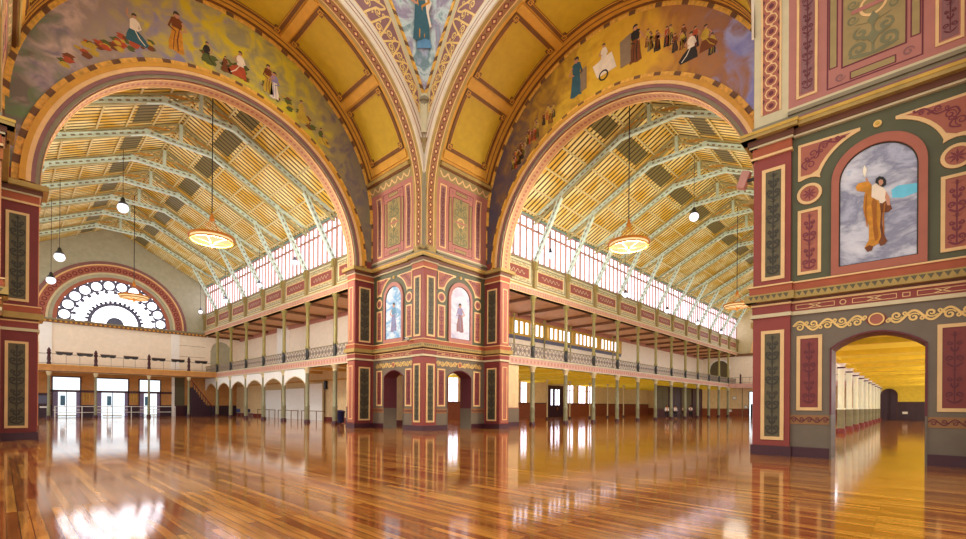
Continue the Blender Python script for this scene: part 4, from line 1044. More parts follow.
for k in range(34):
    a = pi * (k + .5) / 34; b.ring(CX + 6.35 * cos(a), 10.8 + 6.35 * sin(a), .13, .24, .1, .14, REDD, 10)
b.obj('arch_moulding', ew)
wn = MB(E).prism([(CX + 5.1 * cos(pi * i / 40), 10.8 + 5.1 * sin(pi * i / 40)) for i in range(41)], -.02, .02, FANP).obj('window_31'); struct(wn, 'half-round fan window with white roundels in the end wall', 'window')
b = MB(E)
b.ring(CX, 10.8, 5.05, 5.4, 0, .12, SALMON, 48, 0, pi)
# slate tracery: rings with round openings
def tracery(r0, r1, n, rr, ra):
    for k in range(n):
        a0 = pi * k / n; a1 = pi * (k + 1) / n; am = (a0 + a1) / 2; cx, cz = CX + ra * cos(am), 10.8 + ra * sin(am); m = 28; p = []; f = []
        for i in range(m):
            t = 2 * pi * i / m; dx, dz = cos(t), sin(t); p.append((cx + rr * dx, cz + rr * dz, .05))
            # project out to the sector border
            k2 = 8.0; lo, hi = rr, 4
            for _ in range(18):
                md = (lo + hi) / 2; x, z = cx + md * dx - CX, cz + md * dz - 10.8; R_ = sqrt(x * x + z * z); A_ = atan2(z, x)
                lo, hi = (md, hi) if (r0 <= R_ <= r1 and a0 <= A_ <= a1) else (lo, md)
            p.append((cx + lo * dx, cz + lo * dz, .05))
        for i in range(m): j = (i + 1) % m; f.append((2 * i, 2 * i + 1, 2 * j + 1, 2 * j))
        b.add(p, f, LEADG)
tracery(3.86, 5.06, 12, .47, 4.46)
for k in range(15):
    a = pi * k / 14; b.disc(CX + 3.72 * cos(a), 10.8 + 3.72 * sin(a), .2, .2, 0, .055, LEADG, 8)
for k in range(14):
    a = pi * (k + .5) / 14; b.ring(CX + 3.3 * cos(a), 10.8 + 3.3 * sin(a), .5, .54, .0, .05, LEADG, 14, a - 1.2, a + 1.2)
b.ring(CX, 10.8, 2.15, 2.5, 0, .06, LEADG, 40, 0, pi); b.ring(CX, 10.8, 0, .8, 0, .06, LEADG, 20, 0, pi)
for k in range(19): a = pi * k / 18; b.disc(CX + 2.6 * cos(a), 10.8 + 2.6 * sin(a) , .16, .16, 0, .06, LEADG, 8)
b.obj('tracery', wn)
# arched opening at the gallery end
b = MB(E); b.prism(arch_outline(2.5, 1.25, 8.7, 5.45), 0, .03, OLIVW); b.ring(2.5, 8.7, 1.2, 1.4, 0, .1, CREAMW, 20, 0, pi); b.obj('gallery_arch', ew)
# ground storey of the end wall
b = MB(E); b.slab(-18.9, 4.7, 0, 5.0, -.3, -.05, ORGW); eg = b.obj('wall_end_ground'); struct(eg, 'orange timber entrance wall under the far gallery', 'wall')
b = MB(E); b.slab(-18.9, 4.7, 0, 1.35, -.06, -.02, WAINS); b.obj('wainscot', eg)
b = MB(E); b.slab(-14.3, -3.0, 2.78, 3.02, -.05, .1, BASEB); b.obj('transom_bar', eg)
b = MB(E); b.slab(-3.1, -2.8, 0, 4.9, -.05, .12, WHITEW); b.obj('white_post', eg)
b = MB(E); b.slab(-2.8, -1.7, 0, 4.9, -.05, .02, OLIVE); b.slab(-2.8, -1.7, 0, 1.3, -.05, .04, BASEB); b.obj('dark_panel', eg)
for a in (-11.3, -7.0): 
    b = MB(E)
    for k in range(3): b.slab(a - .25 + k * .25, a - .13 + k * .25, 1.7, 2.7, -.05, .02, GOLDY)
    b.obj('slatted_panel', eg)
for i, (u0, u1) in enumerate([(-14.05, -11.84), (-10.37, -7.53), (-6.37, -4.35)]):
    d = MB(E).slab(u0, u1, 0, 4.4, -.04, .02, PANED).obj('door_%d' % (i + 1)); struct(d, ['left glazed entrance door full of daylight', 'middle glazed entrance door full of daylight', 'right glazed entrance door full of daylight'][i], 'door')
    b = MB(E); b.frame(u0 - .12, u1 + .12, -.1, 4.52, .12, 0, .1, BASEB); um = (u0 + u1) / 2; b.slab(um - .03, um + .03, 0, 2.8, .02, .08, LEADG); b.obj('door_frame', d)
    b = MB(E); b.slab(u0, u1, .75, .83, .02, .09, WHITEW); b.slab(um - .14, um - .1, 1.0, 1.5, .02, .12, BRASS); b.obj('push_bar', d)
    for a_, c_ in ((u0, u0 + .42), (u1 - .3, u1)): MB(E).slab(a_, c_, 0, 2.78, .02, .05, LILR).obj('door_leaf', d)
    MB(E).slab(um - .5, um - .1, 1.3, 2.4, .02, .04, BLUER).obj('poster', d); MB(E).slab(um - .9, um + .9, .1, .22, .02, .05, PALEM).obj('kick_rail', d)
# far gallery
YF = S0 + 6 * BAY
b = MB(); b.box(-18.9, G, YF, EW, 5.0, 5.4, ORGW); fg = b.obj('floor'); struct(fg, 'deck of the far gallery in the left hall', 'floor')
b = MB(); b.box(-18.9, G, YF - .12, YF + .2, 4.75, 5.45, ORGW); b.box(-18.9, G, YF - .2, YF + .2, 5.35, 5.48, OCHRE); b.box(-18.9, G, YF - .16, YF + .2, 4.75, 4.84, GBEAM); b.obj('fascia', fg)
b = MB(); b.box(-18.9, G, YF + .2, EW, 4.9, 5.0, OCHRE); b.obj('soffit', fg)
posts = [-14.63, -11.0, -6.35, -2.43]
pf = cf = None
for i, x in enumerate(posts):
    lab = 'dark turned newel post on the far gallery front, %s from the left' % ORD[i]
    if pf: dup(pf, (x, YF, 5.45), 0, lab)
    else:
        pf = thing('newel_post', lab, 'post', (x, YF, 5.45), 0, 'newel posts of the far gallery')
        MB().lathe((0, 0, 0), [(.18, 0), (.18, .2), (.12, .3), (.16, .6), (.11, 1.0), (.18, 1.1), (.18, 1.25)], BASEB, 10).obj('shaft', pf, True); MB().lathe((0, 0, 0), [(.1, 1.25), (.16, 1.38), (.13, 1.5), (.04, 1.72)], BASEB, 10).obj('finial', pf, True)
    lab = 'slim column under the far gallery, %s from the left' % ORD[i]
    if cf: dup(cf, (x, YF, 0), 0, lab)
    else:
        cf = thing('gallery_column', lab, 'column', (x, YF, 0), 0, 'columns under the far gallery')
        MB().lathe((0, 0, 0), [(.14, .3), (.14, 1.3), (.11, 1.4), (.1, 4.3), (.13, 4.35)], COLLO).obj('shaft', cf, True); MB().lathe((0, 0, 0), [(.13, 4.35), (.2, 4.6), (.24, 4.76)], PALEM).obj('capital', cf, True); MB().lathe((0, 0, 0), [(.2, 0), (.2, .2), (.15, .3)], BASEB).obj('base', cf, True)
ends = [-18.6] + posts + [.4]
for i, (a, c) in enumerate(zip(ends, ends[1:])):
    t = thing('gallery_railing', 'thin pale railing section along the far gallery front, %s from the left' % ORD[i], 'railing', ((a + c) / 2, YF, 5.45), 0, 'railings of the far gallery'); h = (c - a) / 2 - .22
    MB().tube([(-h, 0, 1.1), (h, 0, 1.1)], .035, IRONW, 6).obj('handrail', t); MB().tube([(-h, 0, .15), (h, 0, .15)], .025, IRONW, 6).obj('bottom_rail', t)
    n = max(2, int(2 * h / .9))
    for k in range(1, n): MB().tube([(-h + 2 * h * k / n, 0, .02), (-h + 2 * h * k / n, 0, 1.1)], .02, IRONW, 5).obj('upright', t)
bf = None
for i, x in enumerate([-13.5, -11.9, -10.0, -8.05, -5.5, -3.6, -1.2]):
    lab = 'dark wooden trough box hung on far gallery rail, %s from the left' % ORD[i]
    if bf: dup(bf, (x, YF - .28, 6.45), 0, lab); continue
    bf = thing('rail_box', lab, 'box', (x, YF - .28, 6.45), 0, 'trough boxes on the far gallery rail')
    MB(lambda u, v, d: (u, -d, v)).prism([(-.62, .28), (-.62, .1), (-.5, 0), (-.2, 0), (-.12, .06), (.12, .06), (.2, 0), (.5, 0), (.62, .1), (.62, .28)], -.2, .14, BLACK, True).obj('body', bf)
    MB().box(-.66, .66, -.18, .24, .27, .33, GBEAM).obj('lid', bf)
# white crowd rail before the doors, ticket cabinet, staircase
t = thing('entrance_rail', 'long white double rail before the glazed entrance doors', 'barrier', (-8.6, EW - 2.2, 0))
for z in (.55, 1.2): MB().tube([(-5.4, 0, z), (5.4, 0, z)], .04, WHITEW, 6).obj('rail', t)
for k in range(6): MB().tube([(-5.4 + 2.16 * k, 0, 0), (-5.4 + 2.16 * k, 0, 1.25)], .04, WHITEW, 6).obj('post', t)
t = thing('notice_cabinet', 'dark purple cabinet with a white slip, left of the entrance doors', 'cabinet', (-14.85, EW - 1.1, 0))
MB().box(-.55, .55, -.3, .3, 0, 2.55, WAINS).obj('body', t); MB().box(-.6, .6, -.34, .34, 2.5, 2.62, BASEB).obj('top', t); MB().box(-.28, .28, -.33, -.3, 1.05, 1.2, WHITEW).obj('slip', t); MB().box(-.45, .45, -.315, -.3, 1.5, 2.35, LEADG).obj('glass_panel', t)
t = thing('staircase', 'dark balustered staircase with red handrail rising beside the entrance', 'staircase', (-1.6, EW - 2.5, 0))
b = MB(lambda u, v, d: (u, -d, v)); pr = [(0, 0)]
for k in range(12): pr += [(.0 + k * .2, (12 - k) * .3), (.2 + k * .2, (12 - k) * .3)]
pr.append((2.4, 0)); b.prism([(u, v) for u, v in pr], -.7, .5, WAINS, True); b.obj('flight', t)
MB().tube([(-.1, -.55, 4.45), (2.4, -.55, 1.0)], .06, REDD, 6).obj('handrail', t)
for k in range(9): MB().tube([(.1 + k * .27, -.55, 3.4 - k * .38), (.1 + k * .27, -.55, 4.2 - k * .38)], .035, BLACK, 5).obj('baluster', t)
MB().box(2.3, 2.5, -.65, -.45, 0, 1.3, WAINS).obj('newel', t)

# ------------------------------------------------------------------ right hall: aisle walls, upper gallery windows
b = MB(HR); b.box(D + .9, XR, 16.5, 16.8, 0, 5.0, YELW); ra = b.obj('wall_right_aisle'); struct(ra, 'amber outer wall of the right hall aisle with tall windows', 'wall')
b = MB(HR); b.box(D + .9, XR, 16.4, 16.52, 0, 1.95, REDW); b.box(D + .9, XR, 16.36, 16.52, 1.9, 2.0, BASEB); b.obj('wainscot', ra)
for i, (x0, x1) in enumerate([(15.2, 16.7), (17.0, 18.5), (30.1, 31.4), (41.5, 43.0), (44.6, 46.6), (47.4, 48.6)]):
    w = MB(HR).box(x0, x1, 16.42, 16.5, 2.05, 4.75, PANE).obj('window_%d' % (40 + i)); struct(w, 'tall white aisle window of the right hall, %s from the pier' % ORD[i], 'window')
    b = MB(HR); b.box(x0 - .1, x0, 16.36, 16.5, 2.0, 4.8, ORGW); b.box(x1, x1 + .1, 16.36, 16.5, 2.0, 4.8, ORGW); b.box((x0 + x1) / 2 - .04, (x0 + x1) / 2 + .04, 16.38, 16.44, 2.0, 4.8, ORGW); b.box(x0, x1, 16.38, 16.44, 3.9, 3.97, ORGW); b.obj('window_frame', w)
d = MB(HR).box(36.3, 40.0, 16.3, 16.45, 0, 4.5, WAINS).obj('door_4'); struct(d, 'dark double door with lit glass in the right aisle wall', 'door')
b = MB(HR); b.box(36.2, 40.1, 16.26, 16.4, 4.4, 4.55, BASEB)
for x in (36.2, 39.95): b.box(x, x + .15, 16.26, 16.4, 0, 4.5, BASEB)
b.obj('door_frame', d)
for x in (36.95, 38.0, 38.7): MB(HR).box(x, x + .4, 16.27, 16.31, 1.7, 4.0, PANE).obj('pane', d)
MB(HR).box(38.5, 38.56, 16.2, 16.3, 1.0, 1.4, BRASS).obj('handle', d)
first = None
for i in range(6):
    x = S0 + (3 + i) * BAY; lab = 'thin aisle post behind the right hall columns, %s from the pier' % ORD[i]
    if first: dup(first, (x, 9.6, 0), 0, lab); continue
    first = thing('aisle_post', lab, 'post', (x, 9.6, 0), 0, 'thin aisle posts of the right hall')
    MB().lathe((0, 0, 0), [(.11, .25), (.09, .4), (.085, 4.4), (.1, 4.45)], PALEM).obj('shaft', first, True); MB().lathe((0, 0, 0), [(.1, 4.45), (.18, 4.6), (.2, 4.72)], PALEM).obj('capital', first, True); MB().lathe((0, 0, 0), [(.17, 0), (.17, .2), (.12, .26)], BASEB).obj('base', first, True)
# dark exhibition partitions at the back of the far half of the aisle
for i, (x0, x1) in enumerate([(46, 50.2), (50.6, 55), (55.4, 59.8), (60.2, 64.8)]):
    t = thing('dark_partition', 'tall dark panelled partition behind the far right columns, %s from the pier' % ORD[i], 'partition', ((x0 + x1) / 2, 4.6, 0), 0, 'dark partitions in the right aisle'); h = (x1 - x0) / 2
    MB().box(-h, h, -.1, .1, 0, 4.6, WAINS if i % 2 else OLIVE).obj('panel', t)
    b = MB(lambda u, v, d: (u, -d, v)); b.frame(-h, h, 0, 4.6, .14, .1, .14, BASEB); b.slab(-h, h, 1.2, 1.3, .1, .14, BASEB); b.slab(-h, h, 0, 1.2, .1, .12, BASEB); b.slab(-.08, .08, 1.3, 4.5, .1, .13, OLIVE); b.obj('frame', t)
# upper gallery back wall with a long run of little windows
b = MB(HR); b.box(D + .9, XR, 6.3, 6.5, 5.4, 8.4, CREAMW); b.box(D + .9, XR, 6.3, 6.5, 10.2, 10.7, YELB); b.box(38.5, XR, 6.3, 6.5, 8.4, 10.7, CREAMW); rg = b.obj('wall_right_gallery'); struct(rg, 'cream back wall of the right upper gallery', 'wall')
b = MB(HR); b.box(D + .9, 38.5, 6.22, 6.4, 8.15, 8.5, LEADG); b.obj('sill_band', rg)
w = MB(HR).box(D + .9, 38.5, 6.42, 6.48, 8.4, 10.3, PANE).obj('window_50'); struct(w, 'long yellow-framed ribbon window of the right upper gallery', 'window')
b = MB(HR); u = D + 1.2
while u < 38.5: b.box(u, u + .3, 6.28, 6.42, 8.5, 10.25, GOLDY); u += .85
b.box(D + .9, 38.5, 6.26, 6.42, 8.45, 8.75, GOLDY); b.box(D + .9, 38.5, 6.26, 6.42, 9.95, 10.3, GOLDY)
for k in range(6): b.box(10 + k * 5.6, 10.7 + k * 5.6, 6.24, 6.42, 8.45, 10.3, GOLDY)
b.obj('window_frame', w)
first = None
for i in range(6):
    x = 9.4 + BAY * i + 1.3; lab = 'thin olive post at the back of the right upper gallery, %s from the pier' % ORD[i]
    if first: dup(first, (x, 5.6, 5.45), 0, lab); continue
    first = thing('gallery_post', lab, 'post', (x, 5.6, 5.45), 0, 'back posts of the right upper gallery')
    MB().lathe((0, 0, 0), [(.1, 0), (.1, .3), (.08, .4), (.08, 4.6)], COLUP, 10).obj('shaft', first, True); MB().lathe((0, 0, 0), [(.09, 4.6), (.16, 4.8), (.18, 4.93)], COLUP, 10).obj('capital', first, True)
# right hall end wall
E2 = lambda u, v, d: (XR - d, u, v)
b = MB(E2); b.prism([(-18.9, 10.6), (.9, 10.6), (.9, 17.1), (LM, ZR + .2), (-18.9, 17.1)], -.3, -.05, PALEM); rw = b.obj('wall_far'); struct(rw, 'pale gable end wall of the right hall', 'wall')
b = MB(E2); b.slab(-18.9, 6.6, 5, 10.75, -.3, 0, CREAMW); b.slab(-18.9, .7, 10.4, 10.8, -.1, .3, GBEAM); b.ring(CX, 10.8, 5.75, 6.9, 0, .12, SALMON, 48, 0, pi); b.ring(CX, 10.8, 6.9, 7.2, 0, .18, CREAM, 48, 0, pi); b.obj('cream_wall', rw)
b = MB(E2); b.prism(arch_outline(3.4, 1.6, 8.3, 5.45), 0, .03, OLIVE); b.ring(3.4, 8.3, 1.55, 1.8, 0, .1, WHITEW, 20, 0, pi); b.obj('gallery_arch', rw)
b = MB(E2); b.slab(-18.9, 16.8, 0, 5, -.3, -.02, YELW); b.slab(-18.9, 16.8, 0, 1.3, -.05, .02, REDW); b.slab(-.35, -.25, 0, 5, -.02, .06, GREYM); b.obj('ground_wall', rw)
w = MB(E2).prism([(CX + 5.2 * cos(pi * i / 30), 10.8 + 5.2 * sin(pi * i / 30)) for i in range(31)], -.02, .02, FANP).obj('window_32'); struct(w, 'half-round window in the far end wall of the right hall', 'window')
b = MB(E2); b.ring(CX, 10.8, 5.1, 5.4, 0, .1, SALMON, 30, 0, pi); b.ring(CX, 10.8, 3.9, 4.1, 0, .06, LEADG, 30, 0, pi)
b.obj('window_frame', w)
d = MB(E2).slab(-3.0, -1.4, 0, 4.2, -.02, .03, PANED).obj('door_5'); struct(d, 'bright glazed door at the far end of the right hall', 'door')
b = MB(E2); b.frame(-3.1, -1.3, -.1, 4.3, .1, 0, .1, WAINS); b.slab(-1.85, -1.6, 0, 2.1, .03, .1, BLACK); b.slab(-2.6, -2.4, 0, 4.2, .03, .08, WAINS); b.obj('door_frame', d)
XF = S0 + 11 * BAY
b = MB(); b.box(XF, XR, -18.9, G, 5.0, 5.4, GCEIL); fg = b.obj('floor'); struct(fg, 'deck of the far gallery in the right hall', 'floor')
b = MB(); b.box(XF - .12, XF + .2, -18.9, G, 4.75, 5.45, FASC); b.obj('fascia', fg)
t = thing('gallery_railing', 'pale railing along the far gallery of the right hall', 'railing', (XF + .3, -9, 5.45)); MB().tube([(0, -9.6, 1.0), (0, 9.3, 1.0)], .04, IRONW, 6).obj('handrail', t)
MB().tube([(0, -9.6, .15), (0, 9.3, .15)], .03, IRONW, 6).obj('bottom_rail', t)
for k in range(19): MB().tube([(0, -9.4 + k, .02), (0, -9.4 + k, 1.0)], .025, IRONW, 5).obj('upright', t)
t = thing('newel_post', 'dark newel post on the far gallery front of the right hall', 'post', (XF, -1.2, 5.45)); MB().lathe((0, 0, 0), [(.16, 0), (.16, .2), (.11, .3), (.14, .7), (.1, 1.1), (.16, 1.2)], BASEB, 10).obj('shaft', t, True); MB().lathe((0, 0, 0), [(.1, 1.2), (.14, 1.35), (.03, 1.6)], BASEB, 10).obj('finial', t, True)
for i, (y, z, w_) in enumerate([(.95, 3.15, .55), (1.6, .95, .5), (-.85, 1.6, .45)]):
    t = thing('wall_notice', ['framed white notice high on the far end wall of right hall', 'low white notice on the far end wall of right hall', 'small white notice beside the bright far door'][i], 'sign', (XR - .03, y, z))
    MB().box(-.03, .02, -w_ / 2, w_ / 2, -.22, .22, WHITEW).obj('sheet', t); MB(lambda u, v, d: (-d, u, v)).frame(-w_ / 2 - .04, w_ / 2 + .04, -.26, .26, .05, 0, .05, GREYM).obj('frame', t)

# ------------------------------------------------------------------ near aisle seen through the right doorway
b = MB(); b.box(1.16, XR, -28.5, -18.45, 4.55, 5.4, YELC); na = b.obj('ceiling'); struct(na, 'bright yellow boarded ceiling of the near aisle', 'ceiling')
for k in range(15):
    x = 2.4 + k * BAY; MB().box(x - .16, x + .16, -28.5, -18.7, 4.32, 4.57, YELB).obj('beam', na)
MB().box(6, XR, -18.85, -18.45, 4.45, 4.75, YELB).obj('side_beam', na)
first = None
for i in range(11):
    x = S0 + (1.37 + i) * BAY; lab = 'white column in the row seen through the right doorway, %s from the near pier' % ORD[i]
    if first: dup(first, (x, -18.67, 0), 0, lab); continue
    first = thing('aisle_column', lab, 'column', (x, -18.67, 0), 0, 'white columns of the near aisle')
    MB().lathe((0, 0, 0), [(.22, 1.5), (.22, 1.55), (.17, 1.62), (.16, 4.0), (.18, 4.05)], paint('pale_green_white_paint', '#e6ead2', .05)).obj('shaft', first, True); MB().lathe((0, 0, 0), [(.2, .3), (.2, 1.5), (.21, 1.52)], COLLO).obj('lower_shaft', first, True)
    MB().lathe((0, 0, 0), [(.18, 4.05), (.21, 4.1), (.21, 4.2), (.17, 4.24), (.25, 4.4), (.28, 4.46)], WHITEW).obj('capital', first, True); MB().lathe((0, 0, 0), [(.26, 0), (.26, .24), (.2, .32)], REDD).obj('base', first, True)
    MB().lathe((0, 0, 0), [(.215, 4.1), (.215, 4.2)], BASEB).obj('neck_band', first, True)
b = MB(); b.box(XR - 8, XR - 7.7, -28.5, -18.4, 0, 4.75, YELB); aw = b.obj('wall_aisle_end'); struct(aw, 'yellow end wall of the near aisle with dark wainscot', 'wall')
b = MB(lambda u, v, d: (XR - 8 - d, u, v)); b.slab(-28.5, -20.4, 0, 2.35, 0, .08, WAINS); b.slab(-28.5, -20.4, 2.3, 2.42, 0, .12, BASEB)
for k in range(16): b.slab(-28.4 + k * .5, -28.36 + k * .5, 0, 2.3, .08, .1, BASEB)
b.obj('wainscot', aw)
d = MB(lambda u, v, d: (XR - 8 - d, u, v)).prism(arch_outline(-19.55, .75, 3.3, 0), 0, .1, WAINS).obj('door_6'); struct(d, 'dark arched door at the end of the near aisle', 'door')
b = MB(lambda u, v, d: (XR - 8 - d, u, v)); b.ring(-19.55, 3.3, .72, .85, 0, .16, BASEB, 16, 0, pi); b.slab(-20.4, -20.27, 0, 3.3, 0, .16, BASEB); b.slab(-18.83, -18.7, 0, 3.3, 0, .16, BASEB); b.slab(-19.57, -19.53, 0, 4, .1, .13, BLACK); b.obj('door_frame', d)
b = MB(); b.box(6, XR - 8, -28.8, -28.5, 0, 1.4, WAINS); b.box(6, XR - 8, -28.8, -28.5, 4.4, 4.8, YELW); ow = b.obj('wall_near_aisle'); struct(ow, 'outer wall of the near aisle with tall windows', 'wall')
for i in range(10):
    x = 7.2 + i * BAY; b = MB(); b.box(x + 4.0, x + BAY, -28.8, -28.5, 1.4, 4.4, YELW); b.obj('pier', ow)
    w_ = MB().box(x, x + 4.0, -28.7, -28.6, 1.4, 4.4, PANE).obj('window_%d' % (60 + i)); struct(w_, 'tall white window of the near aisle, %s from the pier' % ORD[i], 'window')
    b = MB(); b.box(x + 1.95, x + 2.05, -28.6, -28.5, 1.4, 4.4, ORGW); b.box(x, x + 4, -28.6, -28.5, 3.4, 3.5, ORGW); b.obj('window_frame', w_)
t = thing('wall_notice', 'small white notice on the dark wainscot at the end of the near aisle', 'sign', (XR - 8.12, -21.1, 1.0)); MB().box(-.02, .03, -.25, .25, -.14, .14, WHITEW).obj('sheet', t); MB(lambda u, v, d: (-d, u, v)).frame(-.29, .29, -.18, .18, .04, 0, .04, GREYM).obj('frame', t)

# ------------------------------------------------------------------ chandeliers and lamps
def chandelier(label, loc, grp):
    t = thing('ring_chandelier', label, 'chandelier', loc, 0, grp)
    ringp = [(1.22 * cos(2 * pi * k / 32), 1.22 * sin(2 * pi * k / 32), 0) for k in range(32)]
    b = MB(); b.tube(ringp, .075, BRASS, 6, True); b.tube([(x * .93, y * .93, -.22) for x, y, z in ringp], .05, BRASS, 6, True); rim = b.obj('rim', t)
    MB().lathe((0, 0, 0), [(1.12, -.2), (1.17, -.05), (1.12, .0), (.85, .02), (.85, -.18), (1.12, -.2)], glow('warm_opal_band', '#ffdca0', 1.1), 32).obj('glass_band', t)
    for k in range(10):
        a = 2 * pi * k / 10; MB().lathe((.7 * cos(a), .7 * sin(a), -.05), [(.02, .2), (.1, .12), (.12, .02), (.08, -.08), (.02, -.12)], LAMPY, 8).obj('bulb', rim)
    for k in range(6):
        a = 2 * pi * k / 6; b = MB(); b.tube([(1.2 * cos(a), 1.2 * sin(a), .03), (.45 * cos(a), .45 * sin(a), .35), (.08 * cos(a), .08 * sin(a), 1.1)], .016, BRASS, 5); b.obj('stay', t)
        b = MB(); b.tube([(1.17 * cos(a), 1.17 * sin(a), -.18), (.6 * cos(a), .6 * sin(a), -.26), (.1 * cos(a), .1 * sin(a), -.35)], .03, BRASS, 5); b.obj('scroll_arm', t)
    MB().lathe((0, 0, 0), [(.03, -.62), (.1, -.52), (.14, -.42), (.08, -.32), (.04, -.2)], BRASS, 10).obj('finial', t, True)
    MB().lathe((0, 0, 0), [(.05, 1.0), (.16, 1.1), (.1, 1.3), (.05, 1.5)], BRASS, 10).obj('crown', t, True)
    MB().tube([(0, 0, 1.4), (0, 0, roofz(-9) - loc[2] - .1)], .03, BLACK, 6).obj('rod', t)
    return t
lampspots = []
for lab, loc in [('ring chandelier glowing amber in the left hall, nearer of two', (-9, 9.55, 11.9)), ('ring chandelier in the left hall before the fan window', (-9, 33.6, 12.1)), ('ring chandelier glowing amber in the right hall, nearer of two', (9.1, -9, 11.85)), ('ring chandelier of the right hall beside the near pier', (33.0, -9, 11.9))]:
    chandelier(lab, loc, 'ring chandeliers'); lampspots.append(loc)
def globe(label, loc, top, r=.28, grp='opal globe lamps'):
    t = thing('globe_lamp', label, 'lamp', loc, 0, grp)
    MB().lathe((0, 0, 0), [(.05, -r)] + [(r * sin(pi * k / 10), -r * cos(pi * k / 10)) for k in range(1, 10)] + [(.05, r)], LAMPW, 14).obj('globe', t, True)
    MB().lathe((0, 0, 0), [(r * .75, r * .7), (r * .8, r * 1.0), (r * .45, r * 1.3), (r * .35, r * 1.9), (.05, r * 2.2)], BLACKG if r > .25 else LEADG, 12).obj('cap', t, True)
    MB().tube([(0, 0, r * 2.1), (0, 0, top - loc[2])], .018, BLACK, 5).obj('cord', t)
    return t
globe('white globe lamp hanging under the left hall roof, nearest and largest', (-11.78, 20.6, 16.07), roofz(-11.78) - .2, .36)
globe('white globe lamp low beside the left edge arch, above the fan window rim', (-14.9, 25.5, 12.75), roofz(-14.9) - .2, .34)
globe('white globe lamp lowest at the left edge, in front of the fan window rim', (-15.1, 30.5, 11.85), roofz(-15.1) - .2, .32)
globe('white globe lamp hanging under the right hall roof beside the near pier', (20.63, -9, 17.0), roofz(-9) - .2, .36)
for i, y in enumerate((17.5, 25.5, 35.5, 45.0)):
    globe('small white globe lamp before the left clerestory, %s from the crossing' % ORD[i], (-.25, y, 13.45 if i else 14.05), roofz(-.25) - .2, .24, 'clerestory globe lamps left')
for i, x in enumerate((12.9, 26.2, 37.0, 47.6, 58.0)):
    globe('small white globe lamp before the right clerestory, %s from the crossing' % ORD[i], (x, -.4, 13.05 if i else 13.9), roofz(-.4) - .2, .26, 'clerestory globe lamps right')
# loudspeaker, camera, bin
t = thing('loudspeaker', 'small red tilted loudspeaker on the edge of the near right pier', 'loudspeaker', (.14, -17.78, 9.6), 0)
o = MB().box(-.14, .14, 0, .26, -.28, .28, FASCD).obj('cabinet', t); o.rotation_euler = (.35, 0, 0)
o = MB().box(-.11, .11, .255, .275, -.24, .24, REDD).obj('grille', t); o.rotation_euler = (.35, 0, 0)
MB().box(-.03, .03, -.35, .06, -.05, .05, BLACKG).obj('bracket', t)
t = thing('security_camera', 'small white security camera above the cornice of the central pier', 'camera', (-.3, 1.25, 5.72)); MB().box(-.16, .06, -.1, .1, 0, .14, WHITEW).obj('body', t); MB().lathe((-.18, 0, .07), [(.05, -.05), (.06, 0), (.05, .05)], BLACK, 8).obj('lens', t); MB().box(.02, .14, -.04, .04, -.06, .03, GREYM).obj('bracket', t)
t = thing('waste_bin', 'dark blue wheeled bin on the floor beside the central pier', 'bin', (1.75, 13.2, 0))
MB().lathe((0, 0, 0), [(.36, .08), (.42, .9), (.45, .95)], BLUEP, 12).obj('body', t, True); MB().lathe((0, 0, 0), [(.47, .95), (.47, 1.02), (.3, 1.12), (.05, 1.14)], BLUEP, 12).obj('lid', t, True)
for s in (-1, 1): MB(lambda u, v, d: (d, u, v)).disc(s * .22, .1, .1, .1, -.05, .05, BLACK, 10).obj('wheel', t)
for i, (y, z) in enumerate([(20.6, 3.55), (13.1, 3.2)]):
    t = thing('wall_speaker', ['black box speaker on aisle wall above the nearest white screen', 'black box speaker on aisle wall behind the blue bin'][i], 'loudspeaker', (4.36, y, z)); MB().box(-.12, .06, -.16, .16, -.42, .42, BLACK).obj('cabinet', t); MB().box(-.13, -.12, -.13, .13, -.38, .38, LEADG).obj('grille', t)
def chair(label, loc, rz):
    t = thing('folding_chair', label, 'chair', loc, rz, 'blue chairs in the left aisle')
    MB().box(-.24, .24, -.22, .22, .42, .47, BLUEP).obj('seat', t); MB().box(-.24, .24, .2, .24, .6, 1.0, BLUEP).obj('backrest', t)
    for sx in (-1, 1):
        for a, c in (((sx * .24, .2, 1.0), (sx * .24, -.22, 0)), ((sx * .22, -.2, .45), (sx * .22, .25, 0))): MB().tube([a, c], .018, IRONW, 5).obj('leg', t)
for i, (x, y) in enumerate([(1.8, 33.6), (2.4, 35.0), (1.6, 36.4)]): chair('blue folding chair between the white-arched columns, %s from the right' % ORD[i], (x, y, 0), [.4, 1.6, 2.3][i])

